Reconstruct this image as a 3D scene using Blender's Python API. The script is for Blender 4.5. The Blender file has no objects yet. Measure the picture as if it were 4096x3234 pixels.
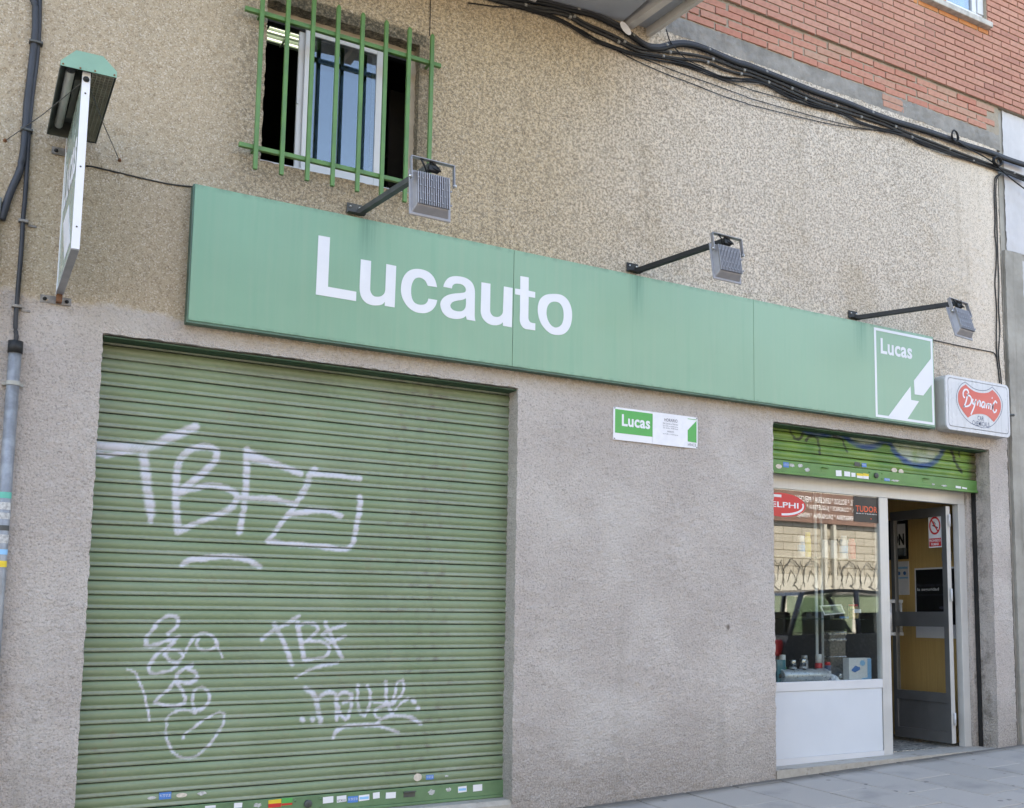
import bpy, math, random
import numpy as np
from mathutils import Vector, Matrix
from mathutils.geometry import tessellate_polygon

# ------------------------------------------------------------------ scene, camera, light
sc = bpy.context.scene
col = sc.collection
random.seed(7); rng = np.random.default_rng(7)
R = math.radians
cam = bpy.data.cameras.new('camera'); camo = bpy.data.objects.new('camera', cam); col.objects.link(camo)
cam.sensor_width = 36.0; cam.sensor_fit = 'HORIZONTAL'; cam.lens = 37.317
cam.shift_x = -0.0971; cam.shift_y = 0.09178
cam.clip_start = 0.05; cam.clip_end = 500
YAW, PITCH, ROLL = 0.553428487, 0.111397789, 0.00698538
fw = Vector((math.sin(YAW)*math.cos(PITCH), math.cos(YAW)*math.cos(PITCH), math.sin(PITCH)))
rt = Vector((math.cos(YAW), -math.sin(YAW), 0)); up = rt.cross(fw)
r2 = math.cos(ROLL)*rt + math.sin(ROLL)*up; u2 = -math.sin(ROLL)*rt + math.cos(ROLL)*up
M = Matrix((r2, u2, -fw)).transposed().to_4x4(); M.translation = Vector((0, -5.9, 1.30))
camo.matrix_world = M
sc.camera = camo

w = bpy.data.worlds.new('World'); sc.world = w; w.use_nodes = True
nt = w.node_tree; nt.nodes.clear()
sky = nt.nodes.new('ShaderNodeTexSky'); sky.sky_type = 'NISHITA'; sky.sun_disc = False
sky.sun_elevation = R(52); sky.sun_rotation = R(-12); sky.air_density = 1.0; sky.dust_density = 1.5; sky.ozone_density = 1.0
bg = nt.nodes.new('ShaderNodeBackground'); bg.inputs[1].default_value = 0.15
wo = nt.nodes.new('ShaderNodeOutputWorld')
nt.links.new(sky.outputs[0], bg.inputs[0]); nt.links.new(bg.outputs[0], wo.inputs[0])
sun = bpy.data.lights.new('sun', 'SUN'); sun.energy = 3.6; sun.angle = R(0.53); sun.color = (1.0, 0.93, 0.82)
suno = bpy.data.objects.new('sun', sun); col.objects.link(suno)
suno.rotation_euler = Vector((0.13, -0.60, -0.79)).to_track_quat('-Z', 'Y').to_euler()
suno.location = (0, 20, 30)
sc.view_settings.view_transform = 'Standard'; sc.view_settings.look = 'None'
sc.view_settings.exposure = 2.57; sc.view_settings.gamma = 1.0; sc.view_settings.use_curve_mapping = False
sc.view_settings.use_white_balance = True; sc.view_settings.white_balance_temperature = 7600; sc.view_settings.white_balance_tint = 10
sc.render.engine = 'CYCLES'
sc.render.resolution_x = 1024; sc.render.resolution_y = 808
sc.cycles.max_bounces = 8; sc.cycles.transparent_max_bounces = 12; sc.cycles.caustics_reflective = False

# ------------------------------------------------------------------ shader helpers
class NB:
    def __init__(s, name):
        s.m = bpy.data.materials.new(name); s.m.use_nodes = True; s.t = s.m.node_tree
        s.b = s.t.nodes['Principled BSDF']; s.o = s.t.nodes['Material Output']
        g = s.t.nodes.new('ShaderNodeTexCoord'); s.pos = g.outputs['Object']
        s.sep = None
    def link(s, a, b): s.t.links.new(a, b)
    def put(s, sock, v):
        if hasattr(v, 'node'): s.link(v, sock)
        elif isinstance(v, (tuple, list)) and len(v) == 3 and sock.type == 'RGBA': sock.default_value = (*v, 1)
        else: sock.default_value = v
    def xyz(s):
        if s.sep is None:
            s.sep = s.t.nodes.new('ShaderNodeSeparateXYZ'); s.link(s.pos, s.sep.inputs[0])
        return s.sep.outputs
    def math(s, op, a, b=0.0, c=0.0, clamp=False):
        n = s.t.nodes.new('ShaderNodeMath'); n.operation = op; n.use_clamp = clamp
        s.put(n.inputs[0], a); s.put(n.inputs[1], b); s.put(n.inputs[2], c); return n.outputs[0]
    def mapr(s, v, a, b, c=0.0, d=1.0, smooth=True):
        n = s.t.nodes.new('ShaderNodeMapRange'); n.interpolation_type = 'SMOOTHSTEP' if smooth else 'LINEAR'
        for i, q in enumerate((v, a, b, c, d)): s.put(n.inputs[i], q)
        return n.outputs[0]
    def scale(s, v):
        n = s.t.nodes.new('ShaderNodeMapping'); s.link(s.pos, n.inputs[0]); n.inputs['Scale'].default_value = v; return n.outputs[0]
    def noise(s, sc_, det=2.0, rough=0.5, vec=None, dist=0.0):
        n = s.t.nodes.new('ShaderNodeTexNoise'); s.link(vec if vec is not None else s.pos, n.inputs['Vector'])
        n.inputs['Scale'].default_value = sc_; n.inputs['Detail'].default_value = det; n.inputs['Roughness'].default_value = rough
        n.inputs['Distortion'].default_value = dist
        return n.outputs['Fac']
    def voro(s, sc_, vec=None, out='Distance', rnd=1.0):
        n = s.t.nodes.new('ShaderNodeTexVoronoi'); s.link(vec if vec is not None else s.pos, n.inputs['Vector'])
        n.inputs['Scale'].default_value = sc_; n.inputs['Randomness'].default_value = rnd; return n.outputs[out]
    def mix(s, f, a, b, mode='MIX'):
        n = s.t.nodes.new('ShaderNodeMix'); n.data_type = 'RGBA'; n.blend_type = mode
        s.put(n.inputs[0], f); s.put(n.inputs[6], a); s.put(n.inputs[7], b); return n.outputs[2]
    def attr(s, name):
        n = s.t.nodes.new('ShaderNodeAttribute'); n.attribute_name = name; return n
    def rand(s):
        n = s.t.nodes.new('ShaderNodeObjectInfo'); return n.outputs['Random']
    def bump(s, h, strength=0.5, dist=0.01, prev=None):
        n = s.t.nodes.new('ShaderNodeBump'); s.put(n.inputs['Height'], h); n.inputs['Strength'].default_value = strength
        n.inputs['Distance'].default_value = dist
        if prev is not None: s.link(prev, n.inputs['Normal'])
        return n.outputs[0]
    def done(s, color=None, rough=0.6, metal=0.0, normal=None, spec=0.5, coat=0.0):
        if color is not None: s.put(s.b.inputs['Base Color'], color)
        s.put(s.b.inputs['Roughness'], rough); s.put(s.b.inputs['Metallic'], metal)
        s.b.inputs['Specular IOR Level'].default_value = spec; s.b.inputs['Coat Weight'].default_value = coat
        if normal is not None: s.link(normal, s.b.inputs['Normal'])
        return s.m

MC = {}
def plain(name, c, rough=0.5, metal=0.0, var=0.12, nscale=14.0, spec=0.5, dirt=0.0, bumpy=0.0, streak=0.0):
    """paint, plastic or metal with uneven tone, dirt and slight relief"""
    if name in MC: return MC[name]
    n = NB(name)
    base = n.mix(n.mapr(n.noise(nscale, 4, 0.6), 0.3, 0.7), tuple(x*(1-var) for x in c), tuple(min(1, x*(1+var)) for x in c))
    if dirt: base = n.mix(n.math('MULTIPLY', n.mapr(n.noise(nscale*0.35, 6, 0.65), 0.5, 0.75), dirt), base, tuple(x*0.35 for x in c))
    if streak:
        v = n.scale((60, 60, 1.6)); base = n.mix(n.math('MULTIPLY', n.mapr(n.noise(1.0, 3, 0.6, v), 0.45, 0.75), streak), base, tuple(x*0.45 for x in c))
    nm = n.bump(n.noise(nscale*14, 3), bumpy, 0.002) if bumpy else None
    MC[name] = n.done(base, n.mapr(n.noise(nscale*2, 2), 0.2, 0.8, max(0.04, rough-0.08), min(1, rough+0.1)), metal, nm, spec)
    return MC[name]
def emit(name, c, strength):
    n = NB(name); n.b.inputs['Emission Color'].default_value = (*c, 1); n.b.inputs['Emission Strength'].default_value = strength
    return n.done(c, 0.4)
def glass(name, refl=0.3, tint=(0.9, 0.95, 0.93), rough=0.0):
    n = NB(name); t = n.t
    tr = t.nodes.new('ShaderNodeBsdfTransparent'); tr.inputs[0].default_value = (*tint, 1)
    gl = t.nodes.new('ShaderNodeBsdfGlossy'); gl.inputs['Roughness'].default_value = rough; gl.inputs[0].default_value = (0.95, 0.97, 1, 1)
    lw = t.nodes.new('ShaderNodeLayerWeight'); lw.inputs[0].default_value = 0.5
    f = n.math('ADD', n.math('MULTIPLY', n.math('POWER', lw.outputs['Facing'], 4.0), 0.6), refl, clamp=True)
    mx = t.nodes.new('ShaderNodeMixShader'); n.link(f, mx.inputs[0]); n.link(tr.outputs[0], mx.inputs[1]); n.link(gl.outputs[0], mx.inputs[2])
    n.link(mx.outputs[0], n.o.inputs['Surface'])
    return n.m

# ------------------------------------------------------------------ object helpers
def tag(o, label=None, cat=None, group=None, kind=None):
    if label: o['label'] = label
    if cat: o['category'] = cat
    if group: o['group'] = group
    if kind: o['kind'] = kind
    return o
def empty(name, loc=(0, 0, 0), label=None, cat=None, group=None, parent=None):
    o = bpy.data.objects.new(name, None); o.empty_display_size = 0.1; col.objects.link(o); o.location = loc
    if parent: o.parent = parent
    return tag(o, label, cat, group)
class MB:
    """collects faces; build() links them as one mesh object"""
    def __init__(s): s.v = []; s.f = []
    def add(s, vs, fs):
        k = len(s.v); s.v += [tuple(v) for v in vs]; s.f += [tuple(i+k for i in f) for f in fs]; return s
    def box(s, x0, x1, y0, y1, z0, z1):
        vs = [(x, y, z) for z in (z0, z1) for y in (y0, y1) for x in (x0, x1)]
        return s.add(vs, [(0, 2, 3, 1), (4, 5, 7, 6), (0, 1, 5, 4), (2, 6, 7, 3), (0, 4, 6, 2), (1, 3, 7, 5)])
    def prism(s, loops, y0, y1, mp=None):
        """extruded outline (with holes): 2-D loops -> (a, depth, b)"""
        mp = mp or (lambda a, d, b: (a, d, b))
        tris = tessellate_polygon([[Vector((p[0], p[1], 0)) for p in l] for l in loops])
        pts = [p for l in loops for p in l]; n = len(pts)
        vs = [mp(p[0], y0, p[1]) for p in pts] + [mp(p[0], y1, p[1]) for p in pts]
        fs = []
        for a, b, c in tris:
            ar = (pts[b][0]-pts[a][0])*(pts[c][1]-pts[a][1])-(pts[b][1]-pts[a][1])*(pts[c][0]-pts[a][0])
            if ar < 0: b, c = c, b
            fs.append((a, b, c)); fs.append((a+n, c+n, b+n))
        k = 0
        for l in loops:
            m = len(l)
            for i in range(m):
                j = (i+1) % m; fs.append((k+i, k+j, n+k+j, n+k+i))
            k += m
        return s.add(vs, fs)
    def tube(s, pts, r, n=8, cap=True):
        pts = [Vector(p) for p in pts]; rings = []
        for i, p in enumerate(pts):
            d = (pts[min(i+1, len(pts)-1)] - pts[max(i-1, 0)]).normalized()
            a = d.cross(Vector((0, 0, 1)));
            if a.length < 0.15: a = d.cross(Vector((0, 1, 0)))
            a.normalize(); b = a.cross(d)
            if rings and a.dot(pa) < 0: a, b = -a, -b
            pa = a; rr = r[i] if isinstance(r, (list, tuple)) else r
            rings.append([p + a*math.cos(2*math.pi*k/n)*rr + b*math.sin(2*math.pi*k/n)*rr for k in range(n)])
        vs = [v for g in rings for v in g]; fs = []
        for i in range(len(rings)-1):
            for k in range(n): fs.append((i*n+k, i*n+(k+1) % n, (i+1)*n+(k+1) % n, (i+1)*n+k))
        if cap: fs += [tuple(range(n))[::-1], tuple(range((len(rings)-1)*n, len(rings)*n))]
        return s.add(vs, fs)
    def ribbon(s, pts, wd, y):
        """flat painted stroke in the X-Z plane at depth y"""
        P = [Vector((p[0], p[1])) for p in pts]; vs = []; n = len(P)
        for i, p in enumerate(P):
            d = (P[min(i+1, n-1)]-P[max(i-1, 0)]);
            d = d.normalized() if d.length > 0 else Vector((1, 0)); q = Vector((-d.y, d.x))*wd/2
            vs += [(p.x+q.x, y, p.y+q.y), (p.x-q.x, y, p.y-q.y)]
        return s.add(vs, [(2*i, 2*i+1, 2*i+3, 2*i+2) for i in range(n-1)])
    def build(s, name, m, parent=None, smooth=False, bevel=0.0, loc=None, segs=2):
        me = bpy.data.meshes.new(name); me.from_pydata(s.v, [], s.f); me.validate(); me.update()
        if m: me.materials.append(m)
        o = bpy.data.objects.new(name, me); col.objects.link(o)
        if parent: o.parent = parent
        if loc: o.location = loc
        if smooth: me.polygons.foreach_set('use_smooth', [True]*len(me.polygons))
        if bevel:
            b = o.modifiers.new('edge', 'BEVEL'); b.width = bevel; b.segments = segs; b.limit_method = 'ANGLE'; b.angle_limit = R(40)
        return o
def box(name, b, m, parent=None, bevel=0.0): return MB().box(*b).build(name, m, parent, bevel=bevel)
def boxes(name, lst, m, parent=None, bevel=0.0):
    for b in lst: box(name, b, m, parent, bevel)
def spline(pts, closed=False, sub=6, corner=50):
    P = [Vector(p) for p in pts]; n = len(P); out = []
    def tang(i):
        if not closed and i in (0, n-1): return None
        a, b, c = P[(i-1) % n], P[i], P[(i+1) % n]; u, v = b-a, c-b
        if u.length < 1e-9 or v.length < 1e-9: return None
        if u.angle(v) > R(corner): return None
        if u.length > 2.6*v.length: return u.normalized()
        if v.length > 2.6*u.length: return v.normalized()
        return (u+v).normalized()
    T = [tang(i) for i in range(n)]
    for i in range(n if closed else n-1):
        a, b = P[i], P[(i+1) % n]; L = (b-a).length; ch = (b-a)/L if L else Vector(a)*0
        ta = T[i] if T[i] is not None else ch; tb = T[(i+1) % n] if T[(i+1) % n] is not None else ch
        for k in range(sub):
            t = k/sub; h1 = 2*t**3-3*t*t+1; h2 = t**3-2*t*t+t; h3 = -2*t**3+3*t*t; h4 = t**3-t*t
            out.append(a*h1 + ta*L*h2 + b*h3 + tb*L*h4)
    if not closed: out.append(P[-1])
    return [tuple(q) for q in out]
def rounded(x0, x1, z0, z1, r, n=6):
    pts = []
    for cx, cz, a in ((x1-r, z1-r, 0), (x0+r, z1-r, 90), (x0+r, z0+r, 180), (x1-r, z0+r, 270)):
        for k in range(n+1):
            t = R(a+90*k/n); pts.append((cx+r*math.cos(t), cz+r*math.sin(t)))
    return pts
def lathe(name, prof, m, parent, loc=(0, 0, 0), n=20, axis='Z'):
    """prof: list of (radius, height)"""
    b = MB(); vs = []; fs = []
    for r_, h in prof:
        for k in range(n):
            a = 2*math.pi*k/n; p = (r_*math.cos(a), r_*math.sin(a), h)
            vs.append(p if axis == 'Z' else ((p[2], p[0], p[1]) if axis == 'X' else (p[0], p[2], p[1])))
    for i in range(len(prof)-1):
        for k in range(n): fs.append((i*n+k, i*n+(k+1) % n, (i+1)*n+(k+1) % n, (i+1)*n+k))
    fs += [tuple(range(n))[::-1], tuple(range((len(prof)-1)*n, len(prof)*n))]
    b.add(vs, fs); o = b.build(name, m, parent, loc=loc)
    o.data.polygons.foreach_set('use_smooth', [True]*(len(o.data.polygons)-2)+[False]*2)
    return o
def text(name, body, m, parent, x0, x1, z0, z1, y, bold=0.0, plane='Y', depth=0.0006, space=1.0):
    """lettering fitted to a rectangle; plane 'Y' faces the street, 'X' faces -X, 'O' faces +Y"""
    cu = bpy.data.curves.new(name, 'FONT'); cu.body = body; cu.size = 1; cu.offset = bold; cu.resolution_u = 3; cu.space_character = space
    to = bpy.data.objects.new(name, cu); col.objects.link(to)
    me = bpy.data.meshes.new_from_object(to); bpy.data.objects.remove(to)
    n = len(me.vertices)
    if n == 0: return None
    co = np.empty(n*3, np.float32); me.vertices.foreach_get('co', co); co = co.reshape(-1, 3)
    a, b = co.min(0), co.max(0); s = (co-a)/np.maximum(b-a, 1e-6)
    X = x0+(x1-x0)*s[:, 0]; Z = z0+(z1-z0)*s[:, 1]
    o3 = np.empty_like(co)
    if plane == 'X': o3[:, 0] = y; o3[:, 1] = X; o3[:, 2] = Z
    else: o3[:, 0] = X; o3[:, 1] = y; o3[:, 2] = Z
    me.vertices.foreach_set('co', o3.ravel()); me.update()
    me.materials.clear(); me.materials.append(m)
    o = bpy.data.objects.new(name, me); col.objects.link(o)
    if parent: o.parent = parent
    return o
class Field:
    """smooth 3-D random field"""
    def __init__(s, waves, seed):
        g = np.random.default_rng(seed); K = []; A = []
        for lam, amp, cnt in waves:
            d = g.normal(size=(cnt, 3)); d /= np.linalg.norm(d, axis=1)[:, None]
            K.append(d*2*np.pi/(lam*g.uniform(0.75, 1.35, (cnt, 1)))); A.append(np.full(cnt, amp/np.sqrt(cnt)))
        s.K = np.concatenate(K).astype(np.float32); s.A = np.concatenate(A).astype(np.float32); s.P = g.uniform(0, 6.28, len(s.A)).astype(np.float32)
    def __call__(s, p):
        o = np.zeros(len(p), np.float32); p = p.astype(np.float32)
        for k, a, ph in zip(s.K, s.A, s.P): o += a*np.cos(p@k+ph)
        return o
FN = Field([(0.05, 0.0022, 14), (0.11, 0.0016, 8), (0.9, 0.003, 5)], 3)
FX = Field([(0.045, 0.0022, 12), (0.12, 0.0018, 6)], 4)
FZ = Field([(0.045, 0.0022, 12), (0.12, 0.0018, 6)], 5)
def rough_mesh(name, patches, m, parent, amp=1.0):
    """patches: (function (a,b)->xyz arrays, a values, b values, mask or None); joined, displaced by the same fields so that edges stay closed"""
    V = []; F = []; k = 0
    for fn, A, B, mask in patches:
        a, b = np.meshgrid(A, B, indexing='xy'); p = fn(a.ravel(), b.ravel()); V.append(p)
        na, nb = len(A), len(B); i = np.arange(na-1)[None, :]; j = np.arange(nb-1)[:, None]
        q = (j*na+i); f = np.stack([q, q+1, q+1+na, q+na], -1)
        if mask is not None: f = f[mask((A[:-1]+A[1:])/2, (B[:-1]+B[1:])/2)]
        F.append(f.reshape(-1, 4)+k); k += len(p)
    V = np.concatenate(V).astype(np.float32); F = np.concatenate(F)
    used = np.zeros(len(V), bool); used[F.ravel()] = True; idx = np.cumsum(used)-1; V = V[used]; F = idx[F]
    D = np.stack([FX(V), -np.abs(FN(V))*1.4, FZ(V)], 1)*amp
    V = V + D
    me = bpy.data.meshes.new(name); me.vertices.add(len(V)); me.vertices.foreach_set('co', V.ravel())
    me.loops.add(len(F)*4); me.loops.foreach_set('vertex_index', F.ravel().astype(np.int32))
    me.polygons.add(len(F)); me.polygons.foreach_set('loop_start', np.arange(0, len(F)*4, 4, dtype=np.int32))
    me.polygons.foreach_set('use_smooth', np.ones(len(F), bool))
    me.update(calc_edges=True); me.materials.append(m)
    o = bpy.data.objects.new(name, me); col.objects.link(o)
    if parent: o.parent = parent
    return o
def rng_(a, b, s): return np.linspace(a, b, max(2, int(round((b-a)/s))+1))
def axis(*seg):
    """segments (a, b, step) joined without repeats"""
    out = [np.array([seg[0][0]])]
    for a, b, s in seg: out.append(rng_(a, b, s)[1:])
    return np.concatenate(out)
def ground_z(x, y): return 0.034*x + 0.03*y

# traced outlines in metres: (X along the wall, Z up)
LETTERS = [[[[1.636,3.438],[1.702,3.439],[1.701,3.149],[1.866,3.148],[1.866,3.093],[1.634,3.093]]],[[[1.886,3.345],[1.947,3.346],[1.947,3.178],[1.954,3.155],[1.97,3.14],[1.994,3.14],[2.018,3.15],[2.034,3.17],[2.038,3.194],[2.039,3.345],[2.1,3.344],[2.098,3.093],[2.037,3.093],[2.038,3.117],[2.02,3.098],[1.988,3.087],[1.956,3.085],[1.924,3.094],[1.899,3.118],[1.887,3.152],[1.884,3.191]]],[[[2.359,3.26],[2.3,3.259],[2.284,3.286],[2.263,3.298],[2.241,3.299],[2.217,3.286],[2.201,3.254],[2.196,3.213],[2.201,3.173],[2.215,3.146],[2.235,3.136],[2.263,3.136],[2.288,3.146],[2.302,3.165],[2.306,3.181],[2.362,3.181],[2.354,3.149],[2.332,3.116],[2.302,3.095],[2.269,3.086],[2.226,3.087],[2.184,3.106],[2.154,3.14],[2.137,3.178],[2.133,3.218],[2.139,3.264],[2.157,3.304],[2.186,3.334],[2.223,3.349],[2.265,3.352],[2.304,3.343],[2.335,3.319],[2.351,3.289]]],[[[2.399,3.27],[2.455,3.269],[2.459,3.287],[2.474,3.301],[2.496,3.306],[2.522,3.305],[2.54,3.293],[2.548,3.276],[2.541,3.261],[2.515,3.251],[2.471,3.24],[2.428,3.223],[2.398,3.198],[2.383,3.166],[2.387,3.138],[2.4,3.111],[2.427,3.09],[2.462,3.083],[2.501,3.087],[2.532,3.098],[2.551,3.114],[2.554,3.102],[2.557,3.092],[2.614,3.091],[2.609,3.115],[2.608,3.148],[2.607,3.258],[2.602,3.299],[2.584,3.33],[2.552,3.348],[2.512,3.353],[2.468,3.348],[2.434,3.333],[2.413,3.308],[2.403,3.286]],[[2.549,3.224],[2.525,3.21],[2.485,3.197],[2.459,3.183],[2.447,3.164],[2.452,3.148],[2.469,3.136],[2.5,3.134],[2.526,3.141],[2.543,3.159],[2.549,3.181]]],[[[2.649,3.342],[2.71,3.343],[2.711,3.182],[2.716,3.157],[2.733,3.141],[2.76,3.14],[2.783,3.151],[2.798,3.174],[2.799,3.205],[2.802,3.342],[2.862,3.342],[2.862,3.09],[2.801,3.09],[2.8,3.113],[2.784,3.098],[2.752,3.086],[2.716,3.085],[2.684,3.097],[2.659,3.123],[2.648,3.163]]],[[[2.915,3.429],[2.974,3.43],[2.975,3.344],[3.022,3.343],[3.022,3.305],[2.976,3.305],[2.976,3.172],[2.981,3.152],[2.995,3.141],[3.026,3.14],[3.026,3.095],[2.985,3.094],[2.951,3.095],[2.928,3.113],[2.917,3.142],[2.917,3.206],[2.916,3.306],[2.881,3.305],[2.88,3.342],[2.916,3.343]]],[[[3.164,3.355],[3.213,3.356],[3.253,3.336],[3.281,3.296],[3.292,3.244],[3.286,3.181],[3.265,3.134],[3.231,3.102],[3.187,3.089],[3.138,3.091],[3.094,3.117],[3.06,3.159],[3.043,3.218],[3.045,3.266],[3.062,3.308],[3.1,3.339]],[[3.167,3.305],[3.199,3.3],[3.222,3.273],[3.23,3.235],[3.227,3.19],[3.211,3.156],[3.176,3.136],[3.147,3.141],[3.122,3.165],[3.107,3.202],[3.106,3.241],[3.116,3.273],[3.137,3.295]]]]
GRAFFITI = [[0.063,[0.588,2.164],[0.664,2.165],[0.78,2.173],[0.866,2.194],[0.928,2.23],[0.983,2.262]],[0.054,[0.968,2.252],[1.039,2.292],[1.065,2.312]],[0.034,[0.597,2.123],[0.636,2.114],[0.689,2.129],[0.781,2.156]],[0.057,[0.809,2.15],[0.825,2.065],[0.837,1.98],[0.853,1.896],[0.865,1.828]],[0.031,[0.859,1.862],[0.867,1.785]],[0.045,[1.005,1.736],[0.995,1.818],[0.985,1.904],[0.982,2.034],[0.998,2.123],[1.045,2.18],[1.11,2.205],[1.169,2.195],[1.184,2.156],[1.156,2.105],[1.101,2.043],[1.038,1.986],[0.999,1.94]],[0.04,[0.999,1.94],[1.071,1.971],[1.153,1.994],[1.238,1.987],[1.299,1.955],[1.285,1.896],[1.227,1.849],[1.145,1.809],[1.065,1.77],[1.001,1.732]],[0.045,[1.34,2.21],[1.344,2.107],[1.345,1.99],[1.343,1.927]],[0.029,[1.343,1.927],[1.334,1.837],[1.321,1.747]],[0.045,[1.34,2.197],[1.402,2.175],[1.492,2.137]],[0.043,[1.362,2.162],[1.414,2.153],[1.486,2.145],[1.558,2.123],[1.641,2.1]],[0.039,[1.308,1.938],[1.412,1.94],[1.505,1.948]],[0.034,[1.371,1.941],[1.441,1.943],[1.503,1.941],[1.548,1.932],[1.611,1.925]],[0.045,[1.723,2.127],[1.696,2.088],[1.68,2.031],[1.646,1.964]],[0.033,[1.646,1.964],[1.604,1.888],[1.553,1.821],[1.519,1.765],[1.478,1.704]],[0.039,[1.687,2.092],[1.77,2.103],[1.874,2.101],[1.989,2.096]],[0.036,[1.587,1.859],[1.668,1.878],[1.759,1.892],[1.825,1.887],[1.882,1.867]],[0.027,[1.478,1.702],[1.603,1.694],[1.739,1.691],[1.833,1.683],[1.889,1.676],[1.946,1.692],[1.968,1.749],[1.979,1.825],[1.989,1.882]],[0.042,[1.992,1.882],[1.995,1.949],[1.993,1.987]],[0.036,[1.032,1.559],[1.069,1.583],[1.146,1.597],[1.224,1.61],[1.303,1.609],[1.385,1.589],[1.439,1.562]],[0.019,[0.983,1.194],[1.018,1.23],[1.028,1.27],[1.0,1.29],[0.956,1.278],[0.914,1.23],[0.88,1.175],[0.875,1.136],[0.911,1.132],[0.962,1.151],[1.036,1.178]],[0.017,[1.036,1.178],[1.0,1.139],[0.964,1.112],[0.922,1.073],[0.899,1.026],[0.904,0.991],[0.956,0.99],[1.007,1.008],[1.043,1.043],[1.06,1.079],[1.039,1.107],[0.994,1.107],[0.973,1.088],[0.989,1.06],[1.02,1.044],[1.05,1.051]],[0.017,[1.111,1.034],[1.067,1.007],[1.038,0.984],[1.028,0.957],[1.055,0.94],[1.108,0.939],[1.142,0.958],[1.129,0.986],[1.09,1.007],[1.111,1.03]],[0.017,[1.029,0.945],[0.99,0.899],[0.947,0.861],[0.934,0.842],[0.979,0.825],[1.039,0.815],[1.083,0.833],[1.077,0.88],[1.049,0.921],[1.029,0.945]],[0.016,[1.135,0.783],[1.121,0.839],[1.129,0.895],[1.163,0.909],[1.199,0.884],[1.205,0.844],[1.183,0.805],[1.146,0.791],[1.135,0.779]],[0.013,[1.139,0.779],[1.093,0.793],[1.04,0.791],[1.004,0.765],[0.996,0.703],[1.006,0.64],[1.035,0.584],[1.074,0.551],[1.142,0.547],[1.201,0.59],[1.252,0.659],[1.284,0.721],[1.286,0.769],[1.254,0.775],[1.194,0.741],[1.135,0.704],[1.098,0.675],[1.084,0.648]],[0.012,[0.794,1.013],[0.831,0.996],[0.855,0.949],[0.88,0.886],[0.898,0.824],[0.913,0.75]],[0.016,[1.077,1.102],[1.098,1.158],[1.134,1.19],[1.181,1.194],[1.221,1.165],[1.227,1.125],[1.192,1.109],[1.146,1.114],[1.125,1.142],[1.136,1.166]],[0.011,[1.23,1.141],[1.264,1.068]],[0.02,[1.468,1.162],[1.514,1.202],[1.576,1.238],[1.624,1.263],[1.664,1.291]],[0.024,[1.532,1.246],[1.562,1.19],[1.593,1.133],[1.615,1.076],[1.638,1.023]],[0.025,[1.657,1.255],[1.672,1.189],[1.687,1.124],[1.706,1.05]],[0.018,[1.658,1.23],[1.706,1.251],[1.756,1.247],[1.778,1.222],[1.758,1.189],[1.726,1.165],[1.698,1.148],[1.743,1.152],[1.81,1.144],[1.845,1.114],[1.838,1.081],[1.797,1.057],[1.722,1.05]],[0.021,[1.815,1.255],[1.842,1.205],[1.869,1.147],[1.896,1.097],[1.919,1.056]],[0.017,[1.934,1.247],[1.875,1.226],[1.825,1.205],[1.8,1.189],[1.826,1.168],[1.857,1.143]],[0.015,[1.848,1.139],[1.894,1.162],[1.936,1.18]],[0.016,[1.661,0.95],[1.701,0.973],[1.749,0.997],[1.815,1.016],[1.899,1.027]],[0.026,[1.721,0.888],[1.763,0.854],[1.785,0.813],[1.791,0.764],[1.81,0.714]],[0.037,[1.707,0.719],[1.708,0.718]],[0.037,[1.764,0.716],[1.765,0.715]],[0.036,[1.81,0.702],[1.811,0.701]],[0.021,[1.789,0.829],[1.813,0.852],[1.854,0.863],[1.893,0.842],[1.899,0.784],[1.902,0.71]],[0.02,[1.894,0.801],[1.906,0.841],[1.939,0.861],[1.974,0.847],[1.983,0.814],[1.941,0.803]],[0.018,[1.982,0.847],[1.984,0.781],[1.969,0.724],[1.953,0.708],[1.918,0.742],[1.908,0.784]],[0.017,[2.019,0.904],[2.017,0.846],[2.023,0.788],[2.042,0.737],[2.064,0.72],[2.08,0.752],[2.096,0.802],[2.09,0.86],[2.076,0.894]],[0.019,[2.185,0.916],[2.187,0.866],[2.193,0.815],[2.222,0.738],[2.245,0.712]],[0.015,[2.229,0.78],[2.253,0.898],[2.288,0.922],[2.298,0.888],[2.282,0.837],[2.238,0.797],[2.167,0.774],[2.124,0.751],[2.134,0.717],[2.179,0.702],[2.24,0.738],[2.283,0.787],[2.328,0.815]],[0.012,[2.105,0.797],[2.167,0.791],[2.247,0.792]],[0.029,[2.36,0.797],[2.361,0.796]],[0.029,[2.389,0.753],[2.39,0.752]],[0.018,[1.885,0.605],[1.904,0.645],[1.954,0.667],[2.04,0.671],[2.127,0.667],[2.198,0.647],[2.27,0.618]],[0.02,[2.127,0.667],[2.17,0.703],[2.24,0.716],[2.313,0.709],[2.368,0.69],[2.41,0.662]]]
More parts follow.
